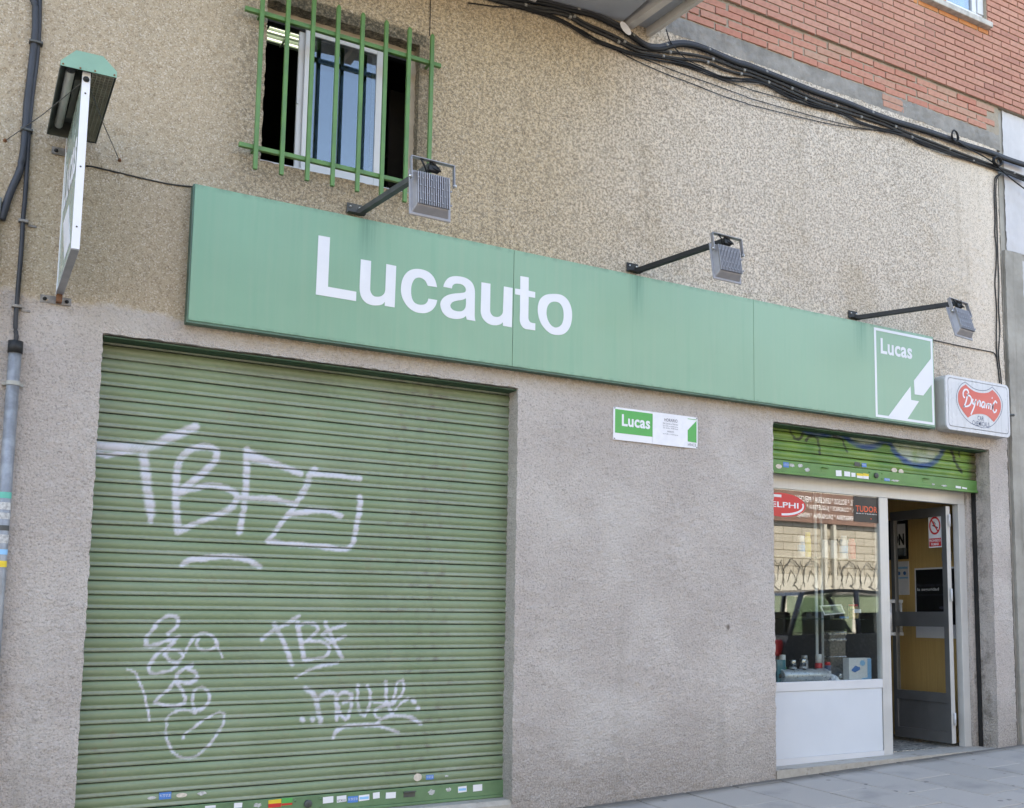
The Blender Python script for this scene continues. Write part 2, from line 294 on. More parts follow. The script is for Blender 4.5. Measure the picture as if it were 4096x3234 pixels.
SHOPPAINT = [["white",0.045,[5.483,2.74],[5.589,2.726],[5.664,2.742]],["white",0.033,[5.751,2.722],[5.817,2.716]],["white",0.058,[5.972,2.714],[6.143,2.713],[6.247,2.723]],["white",0.077,[6.446,2.708],[6.676,2.711],[6.924,2.716]],["white",0.069,[6.504,2.644],[6.673,2.642],[6.872,2.659]],["white",0.052,[6.586,2.591],[6.795,2.609]],["white",0.052,[6.677,2.755],[6.95,2.736]],["blue",0.037,[5.42,2.742],[5.482,2.72],[5.588,2.71],[5.685,2.715],[5.751,2.738],[5.817,2.736],[5.883,2.718],[5.938,2.686],[6.027,2.661],[6.141,2.659],[6.234,2.684],[6.317,2.725],[6.375,2.71],[6.398,2.669],[6.456,2.623],[6.526,2.586],[6.634,2.556],[6.756,2.558],[6.869,2.589],[6.947,2.648],[7.014,2.733]],["black",0.022,[5.316,2.743],[5.32,2.7],[5.35,2.659],[5.408,2.656],[5.44,2.7]],["black",0.023,[5.47,2.642],[5.497,2.681],[5.577,2.676],[5.6,2.622],[5.612,2.558]],["black",0.02,[5.751,2.713],[5.838,2.691],[5.872,2.638],[5.897,2.595]],["black",0.03,[7.078,2.73],[7.115,2.689],[7.138,2.628],[7.187,2.57],[7.218,2.541]],["black",0.018,[7.188,2.74],[7.198,2.669]]]
STICKG = [[1.836,1.895,0.252,0.287,"w"],[1.915,1.97,0.251,0.286,"wt"],[1.978,2.038,0.243,0.278,"b"],[2.042,2.104,0.248,0.28,"wb"],[2.125,2.165,0.254,0.288,"w"],[2.202,2.262,0.248,0.282,"w"],[2.458,2.508,0.244,0.282,"t"],[2.572,2.612,0.256,0.282,"t"],[2.652,2.708,0.247,0.282,"wb"],[2.75,2.81,0.246,0.285,"w"],[2.37,2.422,0.332,0.377,"o"],[2.448,2.496,0.336,0.363,"b"],[2.565,2.592,0.341,0.356,"t"],[1.537,1.606,0.254,0.295,"y"],[1.608,1.666,0.256,0.298,"g"],[1.456,1.508,0.258,0.286,"t"],[0.917,0.968,0.343,0.364,"t"],[0.979,1.038,0.342,0.378,"b"],[1.062,1.118,0.344,0.368,"o"],[1.164,1.214,0.344,0.37,"t"],[1.356,1.399,0.268,0.294,"w"],[1.208,1.262,0.279,0.292,"w"]]
STICKS = [[5.159,5.22,2.408,2.442,"o"],[5.232,5.287,2.423,2.462,"b"],[5.29,5.348,2.428,2.46,"t"],[5.373,5.428,2.43,2.466,"t"],[5.438,5.505,2.404,2.44,"t"],[5.765,5.824,2.397,2.442,"w"],[5.853,5.916,2.402,2.44,"w"],[5.928,5.972,2.403,2.435,"w"],[5.986,6.052,2.394,2.434,"y"],[6.054,6.116,2.391,2.438,"y"],[5.969,6.027,2.49,2.524,"d"],[6.047,6.098,2.49,2.522,"b"],[6.376,6.44,2.473,2.512,"o"],[6.458,6.515,2.464,2.509,"o"],[6.288,6.35,2.382,2.415,"b"],[6.354,6.467,2.38,2.412,"t"],[6.832,6.875,2.368,2.412,"t"],[6.95,7.026,2.369,2.408,"t"],[7.128,7.193,2.356,2.403,"w"],[7.208,7.269,2.37,2.402,"w"]]
CAB = {"A":[[2.734,5.269],[3.052,5.334],[3.229,5.35],[3.445,5.373],[3.562,5.362],[3.681,5.346],[3.777,5.312],[3.863,5.284],[3.924,5.279],[4.011,5.302],[4.112,5.355],[4.202,5.39],[4.306,5.408],[4.437,5.408],[4.572,5.398],[4.708,5.392],[4.818,5.398],[5.132,5.388],[5.459,5.376],[5.8,5.377],[6.084,5.365],[6.34,5.364],[6.625,5.375],[6.919,5.379],[7.223,5.376],[7.539,5.387],[7.755,5.38],[8.022,5.384]],"B":[[2.683,5.242],[2.839,5.259],[3.042,5.289],[3.229,5.324],[3.388,5.292],[3.616,5.273],[3.802,5.244],[4.005,5.273],[4.176,5.311],[4.371,5.344],[4.571,5.352],[4.708,5.346],[4.817,5.356],[5.131,5.347],[5.325,5.326],[5.508,5.317],[5.869,5.328],[6.247,5.332],[6.451,5.309],[6.816,5.296],[7.178,5.285],[7.662,5.276],[8.015,5.269]],"B2":[[2.642,5.229],[3.031,5.268],[3.241,5.302],[3.383,5.272],[3.61,5.248],[3.814,5.221],[3.986,5.24],[4.176,5.269],[4.384,5.314],[4.557,5.308],[4.707,5.312],[4.817,5.33],[4.957,5.326],[5.131,5.317],[5.325,5.3],[5.507,5.291],[5.868,5.301],[6.246,5.305],[6.45,5.284],[6.816,5.274],[7.177,5.263],[7.661,5.254],[8.014,5.246]],"C":[[2.734,5.24],[3.053,5.257],[3.241,5.25],[3.378,5.22],[3.482,5.195],[3.61,5.186],[3.802,5.193],[3.987,5.215],[4.202,5.244],[4.384,5.241],[4.571,5.239],[4.707,5.261],[4.817,5.286],[4.972,5.305],[5.13,5.282],[5.373,5.261],[5.711,5.279],[5.973,5.254],[6.45,5.281],[6.621,5.261],[6.914,5.249],[7.406,5.267],[7.661,5.261],[8.014,5.238]],"D":[[2.542,5.161],[2.582,5.17],[2.735,5.2],[2.892,5.243],[3.021,5.27],[3.241,5.261],[3.447,5.215],[3.682,5.197],[3.863,5.207]],"E":[[3.563,5.183],[3.646,5.181],[3.802,5.153],[4.049,5.128],[4.305,5.118],[4.57,5.103],[4.789,5.106],[4.815,5.103],[5.289,5.134],[5.795,5.181],[6.153,5.242],[6.431,5.279]],"F":[[3.622,5.179],[3.888,5.184],[4.176,5.17],[4.436,5.167],[4.789,5.158],[4.815,5.153],[5.29,5.173],[5.796,5.201],[6.244,5.252]],"G":[[3.863,5.203],[3.987,5.213],[4.305,5.229],[4.57,5.222],[4.79,5.227],[4.816,5.223],[5.129,5.239],[5.456,5.257],[5.711,5.279]],"H":[[4.046,5.439],[4.087,5.353],[4.176,5.291],[4.253,5.264],[4.384,5.252]]}
CABL = {"main":[[0.152,4.406],[0.158,4.392],[0.169,4.359],[0.175,4.267],[0.175,4.174],[0.171,4.062],[0.167,3.95],[0.163,3.858],[0.163,3.732],[0.161,3.579],[0.148,3.476],[0.127,3.404],[0.109,3.332],[0.097,3.269],[0.088,3.222]],"sec":[[0.184,4.416],[0.185,4.401],[0.192,4.254],[0.191,4.068],[0.185,3.955],[0.181,3.844],[0.178,3.728],[0.181,3.545],[0.182,3.355],[0.18,3.242],[0.182,3.129],[0.18,2.909],[0.18,2.835],[0.179,2.762],[0.181,2.689],[0.188,2.642],[0.181,2.608]]}
CABR = [[[7.681,5.235],[7.615,5.192],[7.588,5.146],[7.576,5.009],[7.586,4.811],[7.572,4.673],[7.577,4.525],[7.569,4.365],[7.553,4.205],[7.558,3.996],[7.54,3.785],[7.544,3.579],[7.562,3.324]],[[7.681,5.231],[7.624,5.181],[7.606,5.116],[7.606,5.015],[7.606,4.815],[7.604,4.679],[7.6,4.424],[7.6,4.213],[7.589,4.001],[7.594,3.793],[7.568,3.582],[7.588,3.378],[7.592,3.307]],[[7.627,4.429],[7.616,4.216],[7.62,4.006],[7.617,3.797],[7.614,3.588],[7.627,3.383],[7.644,3.282]]]
THIN = {"left":[[0.444,3.589],[0.485,3.593],[0.623,3.588],[0.73,3.584],[0.86,3.584],[0.978,3.597]],"right":[[6.725,3.588],[7.071,3.585],[7.472,3.589],[7.517,3.576],[7.543,3.525],[7.559,3.404]],"drop":[[2.291,5.113],[2.293,4.95],[2.291,4.868]]}
DYN = {"red":[[6.997,3.224],[6.944,3.193],[6.91,3.149],[6.9,3.103],[6.911,3.046],[6.957,2.993],[7.013,2.948],[7.063,2.975],[7.151,2.995],[7.249,2.991],[7.335,2.946],[7.394,3.003],[7.431,3.074],[7.424,3.141],[7.381,3.189],[7.329,3.219],[7.281,3.191],[7.203,3.176],[7.116,3.177],[7.051,3.195]],"ring":[[6.992,3.245],[6.94,3.215],[6.898,3.162],[6.882,3.109],[6.89,3.044],[6.935,2.976],[7.017,2.919],[7.113,2.892],[7.222,2.884],[7.311,2.912],[7.393,2.98],[7.442,3.053],[7.451,3.122],[7.42,3.179],[7.371,3.218],[7.328,3.243],[7.271,3.212],[7.193,3.196],[7.106,3.201],[7.042,3.223],[6.992,3.245]],"script":[[[7.03,3.152],[7.018,3.178],[6.989,3.18],[6.966,3.159],[6.963,3.125],[6.981,3.109]],[[7.015,3.15],[7.005,3.108],[6.983,3.058],[6.961,3.031]],[[7.006,3.134],[7.04,3.134],[7.061,3.111],[7.052,3.073],[7.018,3.045],[6.961,3.036]],[[7.08,3.113],[7.071,3.079],[7.083,3.068],[7.11,3.098]],[[7.117,3.114],[7.09,3.044],[7.048,2.977]],[[7.13,3.062],[7.143,3.102]],[[7.142,3.087],[7.16,3.108],[7.171,3.098],[7.164,3.054]],[[7.227,3.097],[7.201,3.1],[7.184,3.069],[7.197,3.052],[7.22,3.073]],[[7.229,3.098],[7.219,3.05]],[[7.241,3.05],[7.254,3.092]],[[7.253,3.081],[7.27,3.095],[7.278,3.087],[7.272,3.049]],[[7.278,3.08],[7.296,3.093],[7.307,3.086],[7.299,3.046]],[[7.332,3.097],[7.32,3.049]],[[7.382,3.11],[7.361,3.127],[7.339,3.102],[7.325,3.055],[7.339,3.025],[7.362,3.035],[7.372,3.057]],[[7.317,3.15],[7.325,3.145]]],"front":[[6.751,3.29],[7.546,3.27],[7.54,2.83],[6.752,2.827]],"car":[[7.133,2.974],[7.21,2.972],[7.208,2.944]],"chem":[[7.066,2.925],[7.277,2.937],[7.276,2.91],[7.065,2.907]],"inner":[[6.791,3.266],[7.523,3.252],[7.519,2.862],[6.785,2.866]]}
DEL = [5.303, 2.153, 0.243, 0.091]; TUD = [6.053, 6.337, 2.065, 2.27]; DOORROT = R(-2)

# ------------------------------------------------------------------ materials
def stucco_mat():
    n = NB('rough_cast_render'); x, y, z = n.xyz()
    wob = n.math('MULTIPLY', n.math('SUBTRACT', n.noise(5, 5, 0.7), 0.5), 0.16)
    up = n.mapr(n.math('ADD', z, wob), 2.845, 2.885)
    # tone of the bare upper render: tan by the window, paler over the middle and far end
    t = n.math('ADD', n.math('ADD', x, n.math('MULTIPLY', z, -0.35)), n.math('MULTIPLY', n.noise(0.55, 3, 0.6), 2.6))
    upper = n.mix(n.mapr(t, 2.4, 4.6), (0.60, 0.485, 0.335), (0.755, 0.665, 0.565))
    upper = n.mix(n.math('MULTIPLY', n.mapr(n.noise(1.4, 4, 0.6), 0.5, 0.72), 0.45), upper, (0.52, 0.42, 0.29))
    upper = n.mix(n.mapr(n.math('ADD', x, n.math('MULTIPLY', n.noise(1.1, 3), 1.5)), 1.8, 3.6, 0.85, 0), upper, (0.46, 0.38, 0.28))  # left end darkened in colour to offset the stronger light it gets
    # stones and pits; the dark pit flecks also paint in crevice shading
    st = n.voro(150, out='Color')
    stv = n.t.nodes.new('ShaderNodeSeparateColor'); n.link(st, stv.inputs[0])
    upper = n.mix(n.mapr(stv.outputs[0], 0.72, 0.95, 0, 0.5), upper, (0.75, 0.68, 0.58))
    upper = n.mix(n.mapr(stv.outputs[1], 0.80, 0.98, 0, 0.6), upper, (0.26, 0.19, 0.12))
    pit = n.mapr(n.noise(125, 3, 0.7), 0.565, 0.66)
    pit2 = n.math('MULTIPLY', n.mapr(n.voro(150), 0.52, 0.74), n.mapr(n.noise(38, 4, 0.65), 0.42, 0.62))
    upper = n.mix(n.math('MULTIPLY', pit, 0.36), upper, (0.16, 0.125, 0.085))
    upper = n.mix(n.math('MULTIPLY', pit2, 0.55), upper, (0.18, 0.14, 0.10))
    lower = n.mix(n.mapr(n.noise(1.8, 5, 0.6), 0.35, 0.7), (0.60, 0.535, 0.495), (0.70, 0.635, 0.59))
    lower = n.mix(n.math('MULTIPLY', n.mapr(n.noise(85, 4, 0.75), 0.49, 0.66), 0.62), lower, (0.25, 0.22, 0.19))  # dark grain, also painting in the shading of crevices
    lower = n.mix(n.mapr(n.noise(120, 2, 0.6), 0.56, 0.66, 0, 0.35), lower, (0.74, 0.71, 0.69))
    dd = n.t.nodes.new('ShaderNodeVectorMath'); dd.operation = 'DISTANCE'; n.link(n.pos, dd.inputs[0]); dd.inputs[1].default_value = (4.60, 0, 1.235)
    lower = n.mix(n.math('MULTIPLY', n.mapr(n.math('ADD', dd.outputs['Value'], n.math('MULTIPLY', n.noise(30, 4), .03)), .02, .045, 1, 0), .8), lower, (0.12, 0.09, 0.06))
    # rain streaks and scuffs
    stk = n.mapr(n.noise(1, 4, 0.65, n.scale((7, 7, 0.55))), 0.53, 0.70)
    upper = n.mix(n.math('MULTIPLY', stk, 0.22), upper, (0.30, 0.245, 0.175))
    lower = n.mix(n.math('MULTIPLY', n.math('MULTIPLY', n.mapr(n.noise(1, 4, 0.65, n.scale((5, 5, 0.8))), 0.55, 0.70), n.mapr(z, 0.2, 2.2, 1, 0.25)), 0.28), lower, (0.33, 0.30, 0.265))
    lower = n.mix(n.mapr(n.noise(0.9, 3, 0.6), 0.52, 0.66, 0, 0.35), lower, (0.68, 0.635, 0.60))
    lower = n.mix(n.mapr(n.noise(16, 6, 0.8), 0.70, 0.76, 0, 0.4), lower, (0.22, 0.19, 0.16))
    # dirt near the ground
    gz = n.math('SUBTRACT', z, n.math('MULTIPLY', x, 0.034))
    low = n.math('MULTIPLY', n.mapr(n.math('ADD', gz, n.math('MULTIPLY', n.noise(6, 5, 0.7), 0.5)), 0.32, 0.90, 1, 0), n.mapr(n.noise(95, 4, 0.75), 0.42, 0.6, 0.18, 0.62))
    lower = n.mix(low, lower, (0.26, 0.23, 0.20))
    # bare render and soot showing below the sign board
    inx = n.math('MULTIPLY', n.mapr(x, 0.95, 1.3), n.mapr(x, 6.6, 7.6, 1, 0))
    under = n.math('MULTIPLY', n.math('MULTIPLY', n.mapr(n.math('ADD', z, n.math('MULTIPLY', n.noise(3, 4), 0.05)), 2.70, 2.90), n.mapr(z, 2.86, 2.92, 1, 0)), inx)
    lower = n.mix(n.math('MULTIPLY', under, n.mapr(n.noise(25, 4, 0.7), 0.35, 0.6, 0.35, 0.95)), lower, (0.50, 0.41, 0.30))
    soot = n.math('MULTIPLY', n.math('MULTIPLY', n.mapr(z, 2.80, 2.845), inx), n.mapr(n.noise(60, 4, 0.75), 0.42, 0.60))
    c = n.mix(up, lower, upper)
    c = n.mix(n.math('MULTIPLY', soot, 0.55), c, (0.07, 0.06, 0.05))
    # soot over and beside the office window
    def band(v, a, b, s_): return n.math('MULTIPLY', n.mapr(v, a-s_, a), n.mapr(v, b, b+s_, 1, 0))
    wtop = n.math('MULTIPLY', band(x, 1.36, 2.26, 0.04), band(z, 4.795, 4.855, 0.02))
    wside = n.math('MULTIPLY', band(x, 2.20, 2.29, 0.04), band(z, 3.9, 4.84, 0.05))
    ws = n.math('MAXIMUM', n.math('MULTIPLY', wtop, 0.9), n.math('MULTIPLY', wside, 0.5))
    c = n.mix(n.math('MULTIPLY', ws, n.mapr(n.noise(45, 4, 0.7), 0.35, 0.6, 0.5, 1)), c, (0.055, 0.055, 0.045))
    # mould down the shop jamb and by the neighbour's gap
    jam = n.math('MAXIMUM', n.math('MULTIPLY', n.math('MULTIPLY', band(x, 7.38, 7.43, 0.015), n.mapr(z, 2.8, 2.9, 1, 0)), n.mapr(y, 0.01, 0.10)),
                 n.math('MULTIPLY', n.mapr(x, 7.56, 7.66), 0.55))
    c = n.mix(n.math('MULTIPLY', jam, n.mapr(n.noise(9, 5, 0.75), 0.44, 0.66, 0.05, 0.65)), c, (0.15, 0.135, 0.11))
    hu = n.math('MULTIPLY', n.noise(135, 4, 0.7), 0.50)
    hl = n.math('ADD', n.math('MULTIPLY', n.noise(66, 5, 0.75), 1.5), n.math('MULTIPLY', n.voro(80), -0.45))
    h = n.math('ADD', n.math('MULTIPLY', hu, up), n.math('MULTIPLY', hl, n.math('SUBTRACT', 1.0, up)))
    nm = n.bump(h, 0.85, 0.018)
    nm = n.bump(n.noise(240, 3, 0.6), 0.4, 0.004, nm)
    return n.done(c, 0.93, 0, nm, 0.15)
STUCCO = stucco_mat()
def grey_render():
    n = NB('grey_cement_render'); x, y, z = n.xyz()
    c = n.mix(n.mapr(n.noise(2.2, 6, 0.65), 0.3, 0.7), (0.27, 0.255, 0.225), (0.40, 0.38, 0.34))
    c = n.mix(n.math('MULTIPLY', n.mapr(n.noise(1.0, 4, 0.6, n.scale((14, 14, 0.8))), 0.5, 0.75), 0.5), c, (0.17, 0.155, 0.13))
    return n.done(c, 0.9, 0, n.bump(n.noise(140, 4, 0.65), 0.4, 0.004), 0.2)
GREY = grey_render()
def concrete():
    n = NB('band_concrete')
    c = n.mix(n.mapr(n.noise(3.5, 6, 0.65), 0.3, 0.7), (0.19, 0.18, 0.165), (0.32, 0.30, 0.275))
    c = n.mix(n.mapr(n.noise(11, 5, 0.7), 0.66, 0.74, 0, 0.8), c, (0.62, 0.60, 0.57))
    return n.done(c, 0.92, 0, n.bump(n.noise(45, 5, 0.7), 0.6, 0.01), 0.2)
CONC = concrete()
def brick_mat(name, a, b, cc):
    n = NB(name); r = n.rand()
    c = n.mix(r, a, b); c = n.mix(n.mapr(n.math('FRACT', n.math('MULTIPLY', r, 7.31)), 0.80, 0.92, 0, 0.6), c, cc)
    c = n.mix(n.math('MULTIPLY', n.mapr(n.noise(22, 4, 0.65), 0.45, 0.75), 0.35), c, tuple(v*0.62 for v in a))
    v = n.scale((35, 35, 3)); c = n.mix(n.math('MULTIPLY', n.mapr(n.noise(1, 3, 0.6, v), 0.55, 0.75), 0.22), c, (0.50, 0.38, 0.31))
    return n.done(c, 0.85, 0, n.bump(n.noise(120, 3), 0.3, 0.002), 0.25)
BRICK = brick_mat('facing_brick', (0.42, 0.20, 0.148), (0.465, 0.245, 0.185), (0.345, 0.165, 0.13))
BRICK2 = brick_mat('old_brick', (0.43, 0.18, 0.13), (0.47, 0.24, 0.175), (0.40, 0.27, 0.20))
ORANGE = brick_mat('orange_brick', (0.50, 0.20, 0.085), (0.52, 0.22, 0.09), (0.48, 0.19, 0.09))
def mortar():
    n = NB('mortar'); c = n.mix(n.noise(9, 5, 0.7), (0.24, 0.20, 0.155), (0.42, 0.37, 0.30))
    return n.done(c, 0.95, 0, n.bump(n.noise(80, 4, 0.7), 0.7, 0.006), 0.1)
MORTAR = mortar()
WHITEWALL = plain('white_masonry_paint', (0.53, 0.52, 0.53), 0.85, var=0.05, nscale=4, dirt=0.25, bumpy=0.35, streak=0.08)
SOFFIT = plain('balcony_paint', (0.40, 0.42, 0.45), 0.7, var=0.08, nscale=3, dirt=0.25, bumpy=0.2)
BEAM = plain('beam_paint', (0.56, 0.53, 0.49), 0.7, var=0.08, nscale=5, dirt=0.3, bumpy=0.2)
ALU = plain('white_lacquered_aluminium', (0.62, 0.63, 0.65), 0.35, var=0.03, nscale=3)
ALUG = plain('shop_aluminium', (0.56, 0.555, 0.54), 0.38, metal=0.15, var=0.05, nscale=4, streak=0.10)
ALUD = plain('grey_aluminium', (0.22, 0.22, 0.22), 0.35, metal=0.6, var=0.08, nscale=4, dirt=0.2)
STEEL = plain('brushed_steel', (0.55, 0.55, 0.55), 0.25, metal=1.0, var=0.1, nscale=20)
RUST = plain('rusty_steel', (0.17, 0.075, 0.035), 0.85, var=0.5, nscale=40, bumpy=0.5)
BRACKET = plain('weathered_bracket', (0.24, 0.23, 0.22), 0.55, metal=0.5, var=0.3, nscale=30, dirt=0.4)
BLACK = plain('black_painted_steel', (0.009, 0.0095, 0.010), 0.6, var=0.3, nscale=10)
DKGREY = plain('dark_worn_paint', (0.075, 0.078, 0.075), 0.6, var=0.3, nscale=12, dirt=0.4)
CABLE = plain('black_cable_sheath', (0.010, 0.010, 0.011), 0.6, var=0.4, nscale=6, spec=0.3, dirt=0.1)
CABLEB = plain('blue_grey_conduit', (0.030, 0.033, 0.042), 0.5, var=0.35, nscale=5, spec=0.45)
CABLED = plain('dusty_cable_sheath', (0.022, 0.021, 0.020), 0.7, var=0.4, nscale=9)
CLIP = plain('cable_clip', (0.24, 0.235, 0.22), 0.5, var=0.2, nscale=30)
PIPE = plain('grey_steel_conduit', (0.30, 0.31, 0.325), 0.5, metal=0.4, var=0.2, nscale=20, dirt=0.3, streak=0.3)
PVC = plain('pale_grey_conduit', (0.36, 0.36, 0.33), 0.5, var=0.1, nscale=8)
FLOOD = plain('floodlight_grey', (0.30, 0.295, 0.31), 0.45, metal=0.35, var=0.08, nscale=18, dirt=0.1)
GRILLE = plain('green_gloss_paint', (0.085, 0.195, 0.050), 0.38, var=0.15, nscale=9, dirt=0.15, bumpy=0.05)
def sign_mat(name, c):
    n = NB(name); v = n.scale((26, 26, 0.9))
    b = n.mix(n.mapr(n.noise(1.1, 4, 0.6), 0.3, 0.7), tuple(q*0.93 for q in c), tuple(q*1.07 for q in c))
    b = n.mix(n.math('MULTIPLY', n.mapr(n.noise(1, 4, 0.65, v), 0.35, 0.75), 0.30), b, (c[0]*1.45, c[1]*1.06, c[2]*1.12))
    b = n.mix(n.math('MULTIPLY', n.mapr(n.noise(1.6, 3, 0.6, n.scale((9, 9, 0.5))), 0.55, 0.72), 0.25), b, (c[0]*0.6, c[1]*0.85, c[2]*0.8))
    x_, y_, z_ = n.xyz()
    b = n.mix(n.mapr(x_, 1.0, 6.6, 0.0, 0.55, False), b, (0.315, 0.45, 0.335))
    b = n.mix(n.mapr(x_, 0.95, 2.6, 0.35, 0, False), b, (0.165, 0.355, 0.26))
    runs = 0
    for xr in (1.92, 3.80, 5.86):
        m_ = n.math('MULTIPLY', n.mapr(n.math('ABSOLUTE', n.math('SUBTRACT', x_, xr)), 0.0, 0.10, 1, 0), n.mapr(z_, 3.20, 3.60, 0, 1))
        b = n.mix(n.math('MULTIPLY', m_, n.mapr(n.noise(1, 4, 0.7, n.scale((45, 45, 1.2))), 0.35, 0.65, 0.25, 0.8)), b, (0.10, 0.23, 0.165))
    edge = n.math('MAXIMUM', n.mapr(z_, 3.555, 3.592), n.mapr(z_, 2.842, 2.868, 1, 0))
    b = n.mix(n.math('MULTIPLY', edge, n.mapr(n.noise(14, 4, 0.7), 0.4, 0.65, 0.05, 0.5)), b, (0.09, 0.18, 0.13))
    b = n.mix(n.mapr(n.noise(30, 5, 0.7), 0.70, 0.76, 0, 0.5), b, (0.09, 0.17, 0.13))
    return n.done(b, 0.40, 0, n.bump(n.noise(1.7, 2), 0.25, 0.02), 0.4)
SIGN = sign_mat('sign_green', (0.205, 0.375, 0.255))
SIGNEDGE = plain('sign_edge_green', (0.075, 0.155, 0.115), 0.5, var=0.2, nscale=8, dirt=0.35)
LETTER = plain('sign_white', (0.72, 0.73, 0.77), 0.45, var=0.025, nscale=5)
def slat_mat(name, base, alt):
    n = NB(name); at = n.attr('paint')
    c = n.mix(n.mapr(n.noise(2.5, 4, 0.6), 0.35, 0.7), base, alt)
    c = n.mix(n.math('MULTIPLY', n.mapr(n.noise(1, 3, 0.6, n.scale((0.9, 0.9, 14))), 0.40, 0.70), 0.35), c, tuple(v*0.8+.06 for v in alt))
    c = n.mix(n.math('MULTIPLY', n.mapr(n.noise(5, 6, 0.75), 0.60, 0.70), 0.35), c, (0.20, 0.15, 0.085))
    c = n.mix(n.math('MULTIPLY', n.mapr(n.noise(1, 5, 0.7, n.scale((3, 3, 28))), 0.56, 0.78), 0.5), c, tuple(v*0.55 for v in base))
    c = n.mix(n.math('MULTIPLY', n.mapr(n.noise(17, 6, 0.75), 0.64, 0.74), 0.45), c, (0.17, 0.12, 0.07))
    dr = n.attr('grime_and_shade')
    c = n.mix(n.math('MULTIPLY', dr.outputs['Fac'], 1.0), c, (0.075, 0.055, 0.032))
    c = n.mix(at.outputs['Alpha'], c, at.outputs['Color'])
    return n.done(c, n.mapr(n.noise(9, 4), 0.3, 0.7, 0.34, 0.5), 0, None, 0.5)
SLAT = slat_mat('shutter_sage_green', (0.165, 0.232, 0.122), (0.20, 0.265, 0.152))
SLAT2 = slat_mat('shutter_bright_green', (0.090, 0.21, 0.040), (0.18, 0.305, 0.052))
def wood():
    n = NB('yellow_veneer'); v = n.scale((60, 60, 2.2))
    c = n.mix(n.noise(1, 5, 0.65, v), (0.50, 0.30, 0.10), (0.76, 0.52, 0.22))
    return n.done(c, 0.45, 0, n.bump(n.noise(1, 3, 0.6, v), 0.1, 0.002))
WOOD = wood()
def terrazzo():
    n = NB('terrazzo'); v = n.voro(60, out='Color'); s = n.t.nodes.new('ShaderNodeSeparateColor'); n.link(v, s.inputs[0])
    c = n.mix(n.mapr(s.outputs[0], 0.55, 0.65), (0.27, 0.26, 0.23), (0.095, 0.10, 0.095))
    c = n.mix(n.mapr(s.outputs[1], 0.7, 0.8), c, (0.50, 0.47, 0.42))
    return n.done(c, 0.5, 0, None, 0.4)
TERR = terrazzo()
WORN = None
def worn_stone():
    n = NB('worn_threshold_stone'); c = n.mix(n.noise(14, 5, 0.7), (0.28, 0.25, 0.21), (0.52, 0.49, 0.44))
    c = n.mix(n.mapr(n.noise(5, 5, 0.7), 0.55, 0.7), c, (0.20, 0.18, 0.15))
    return n.done(c, 0.8, 0, n.bump(n.noise(60, 4), 0.5, 0.004), 0.2)
WORN = worn_stone()
def tile_mat():
    n = NB('paving_stone'); r = n.rand()
    c = n.mix(r, (0.335, 0.305, 0.27), (0.385, 0.35, 0.315))
    c = n.mix(n.math('MULTIPLY', n.mapr(n.noise(260, 2, 0.6), 0.35, 0.7), 0.5), c, (0.48, 0.44, 0.395))
    g = n.t.nodes.new('ShaderNodeNewGeometry')
    big = n.t.nodes.new('ShaderNodeTexNoise'); n.link(g.outputs['Position'], big.inputs['Vector']); big.inputs['Scale'].default_value = 2.3; big.inputs['Detail'].default_value = 6
    c = n.mix(n.mapr(big.outputs['Fac'], 0.5, 0.72, 0, 0.55), c, (0.17, 0.17, 0.17))
    vo = n.t.nodes.new('ShaderNodeTexVoronoi'); n.link(g.outputs['Position'], vo.inputs['Vector']); vo.inputs['Scale'].default_value = 5.5
    sp = n.mapr(n.math('ADD', vo.outputs['Distance'], n.math('MULTIPLY', big.outputs['Fac'], .14)), 0.15, 0.19, 1, 0)
    c = n.mix(n.math('MULTIPLY', sp, 0.65), c, (0.10, 0.10, 0.10))
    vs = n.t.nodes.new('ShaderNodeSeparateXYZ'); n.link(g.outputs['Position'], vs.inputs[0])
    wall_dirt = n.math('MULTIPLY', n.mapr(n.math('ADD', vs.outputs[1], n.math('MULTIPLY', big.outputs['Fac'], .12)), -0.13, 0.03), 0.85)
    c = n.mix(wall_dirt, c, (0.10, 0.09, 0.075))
    return n.done(c, 0.75, 0, n.bump(n.noise(180, 3), 0.15, 0.002), 0.3)
TILE = tile_mat()
GLASS_SHOP = glass('shop_glass', 0.15, (0.95, 0.98, 0.97))
GLASS_WIN = glass('office_glass', 0.13, (0.55, 0.6, 0.62))
GLASS_DOOR = glass('door_glass', 0.02, (0.96, 0.96, 0.95))
GLASS_UP = glass('upper_glass', 0.35, (0.7, 0.78, 0.85))
DARKROOM = plain('dark_interior', (0.035, 0.030, 0.026), 0.9, var=0.4, nscale=3)
ROOMWALL = plain('shop_interior_wall', (0.10, 0.098, 0.092), 0.8, var=0.1, nscale=3)
WHITE = plain('white_plastic', (0.78, 0.78, 0.78), 0.4, var=0.03)
PAPER = plain('paper_white', (0.76, 0.76, 0.79), 0.6, var=0.03, nscale=8)
RED = plain('red_print', (0.60, 0.028, 0.030), 0.4, var=0.05)
ORANGER = plain('orange_red_print', (0.72, 0.10, 0.03), 0.4, var=0.05)
SALMON = plain('faded_red_print', (0.60, 0.115, 0.085), 0.45, var=0.05, nscale=6)
NAVY = plain('dark_blue_print', (0.035, 0.06, 0.13), 0.5, var=0.1)
BLUE = plain('blue_print', (0.06, 0.20, 0.52), 0.5, var=0.1)
LBLUE = plain('light_blue_print', (0.25, 0.52, 0.80), 0.5, var=0.05)
VGREEN = plain('vivid_green_print', (0.07, 0.37, 0.085), 0.45, var=0.03)
BLACKP = plain('black_print', (0.015, 0.015, 0.016), 0.4, var=0.2)
INK = plain('grey_ink', (0.09, 0.09, 0.13), 0.6, var=0.1)
YELLOW = plain('yellow_print', (0.75, 0.55, 0.04), 0.5, var=0.08)
TORN = plain('torn_sticker_paper', (0.46, 0.46, 0.455), 0.7, var=0.3, nscale=60)
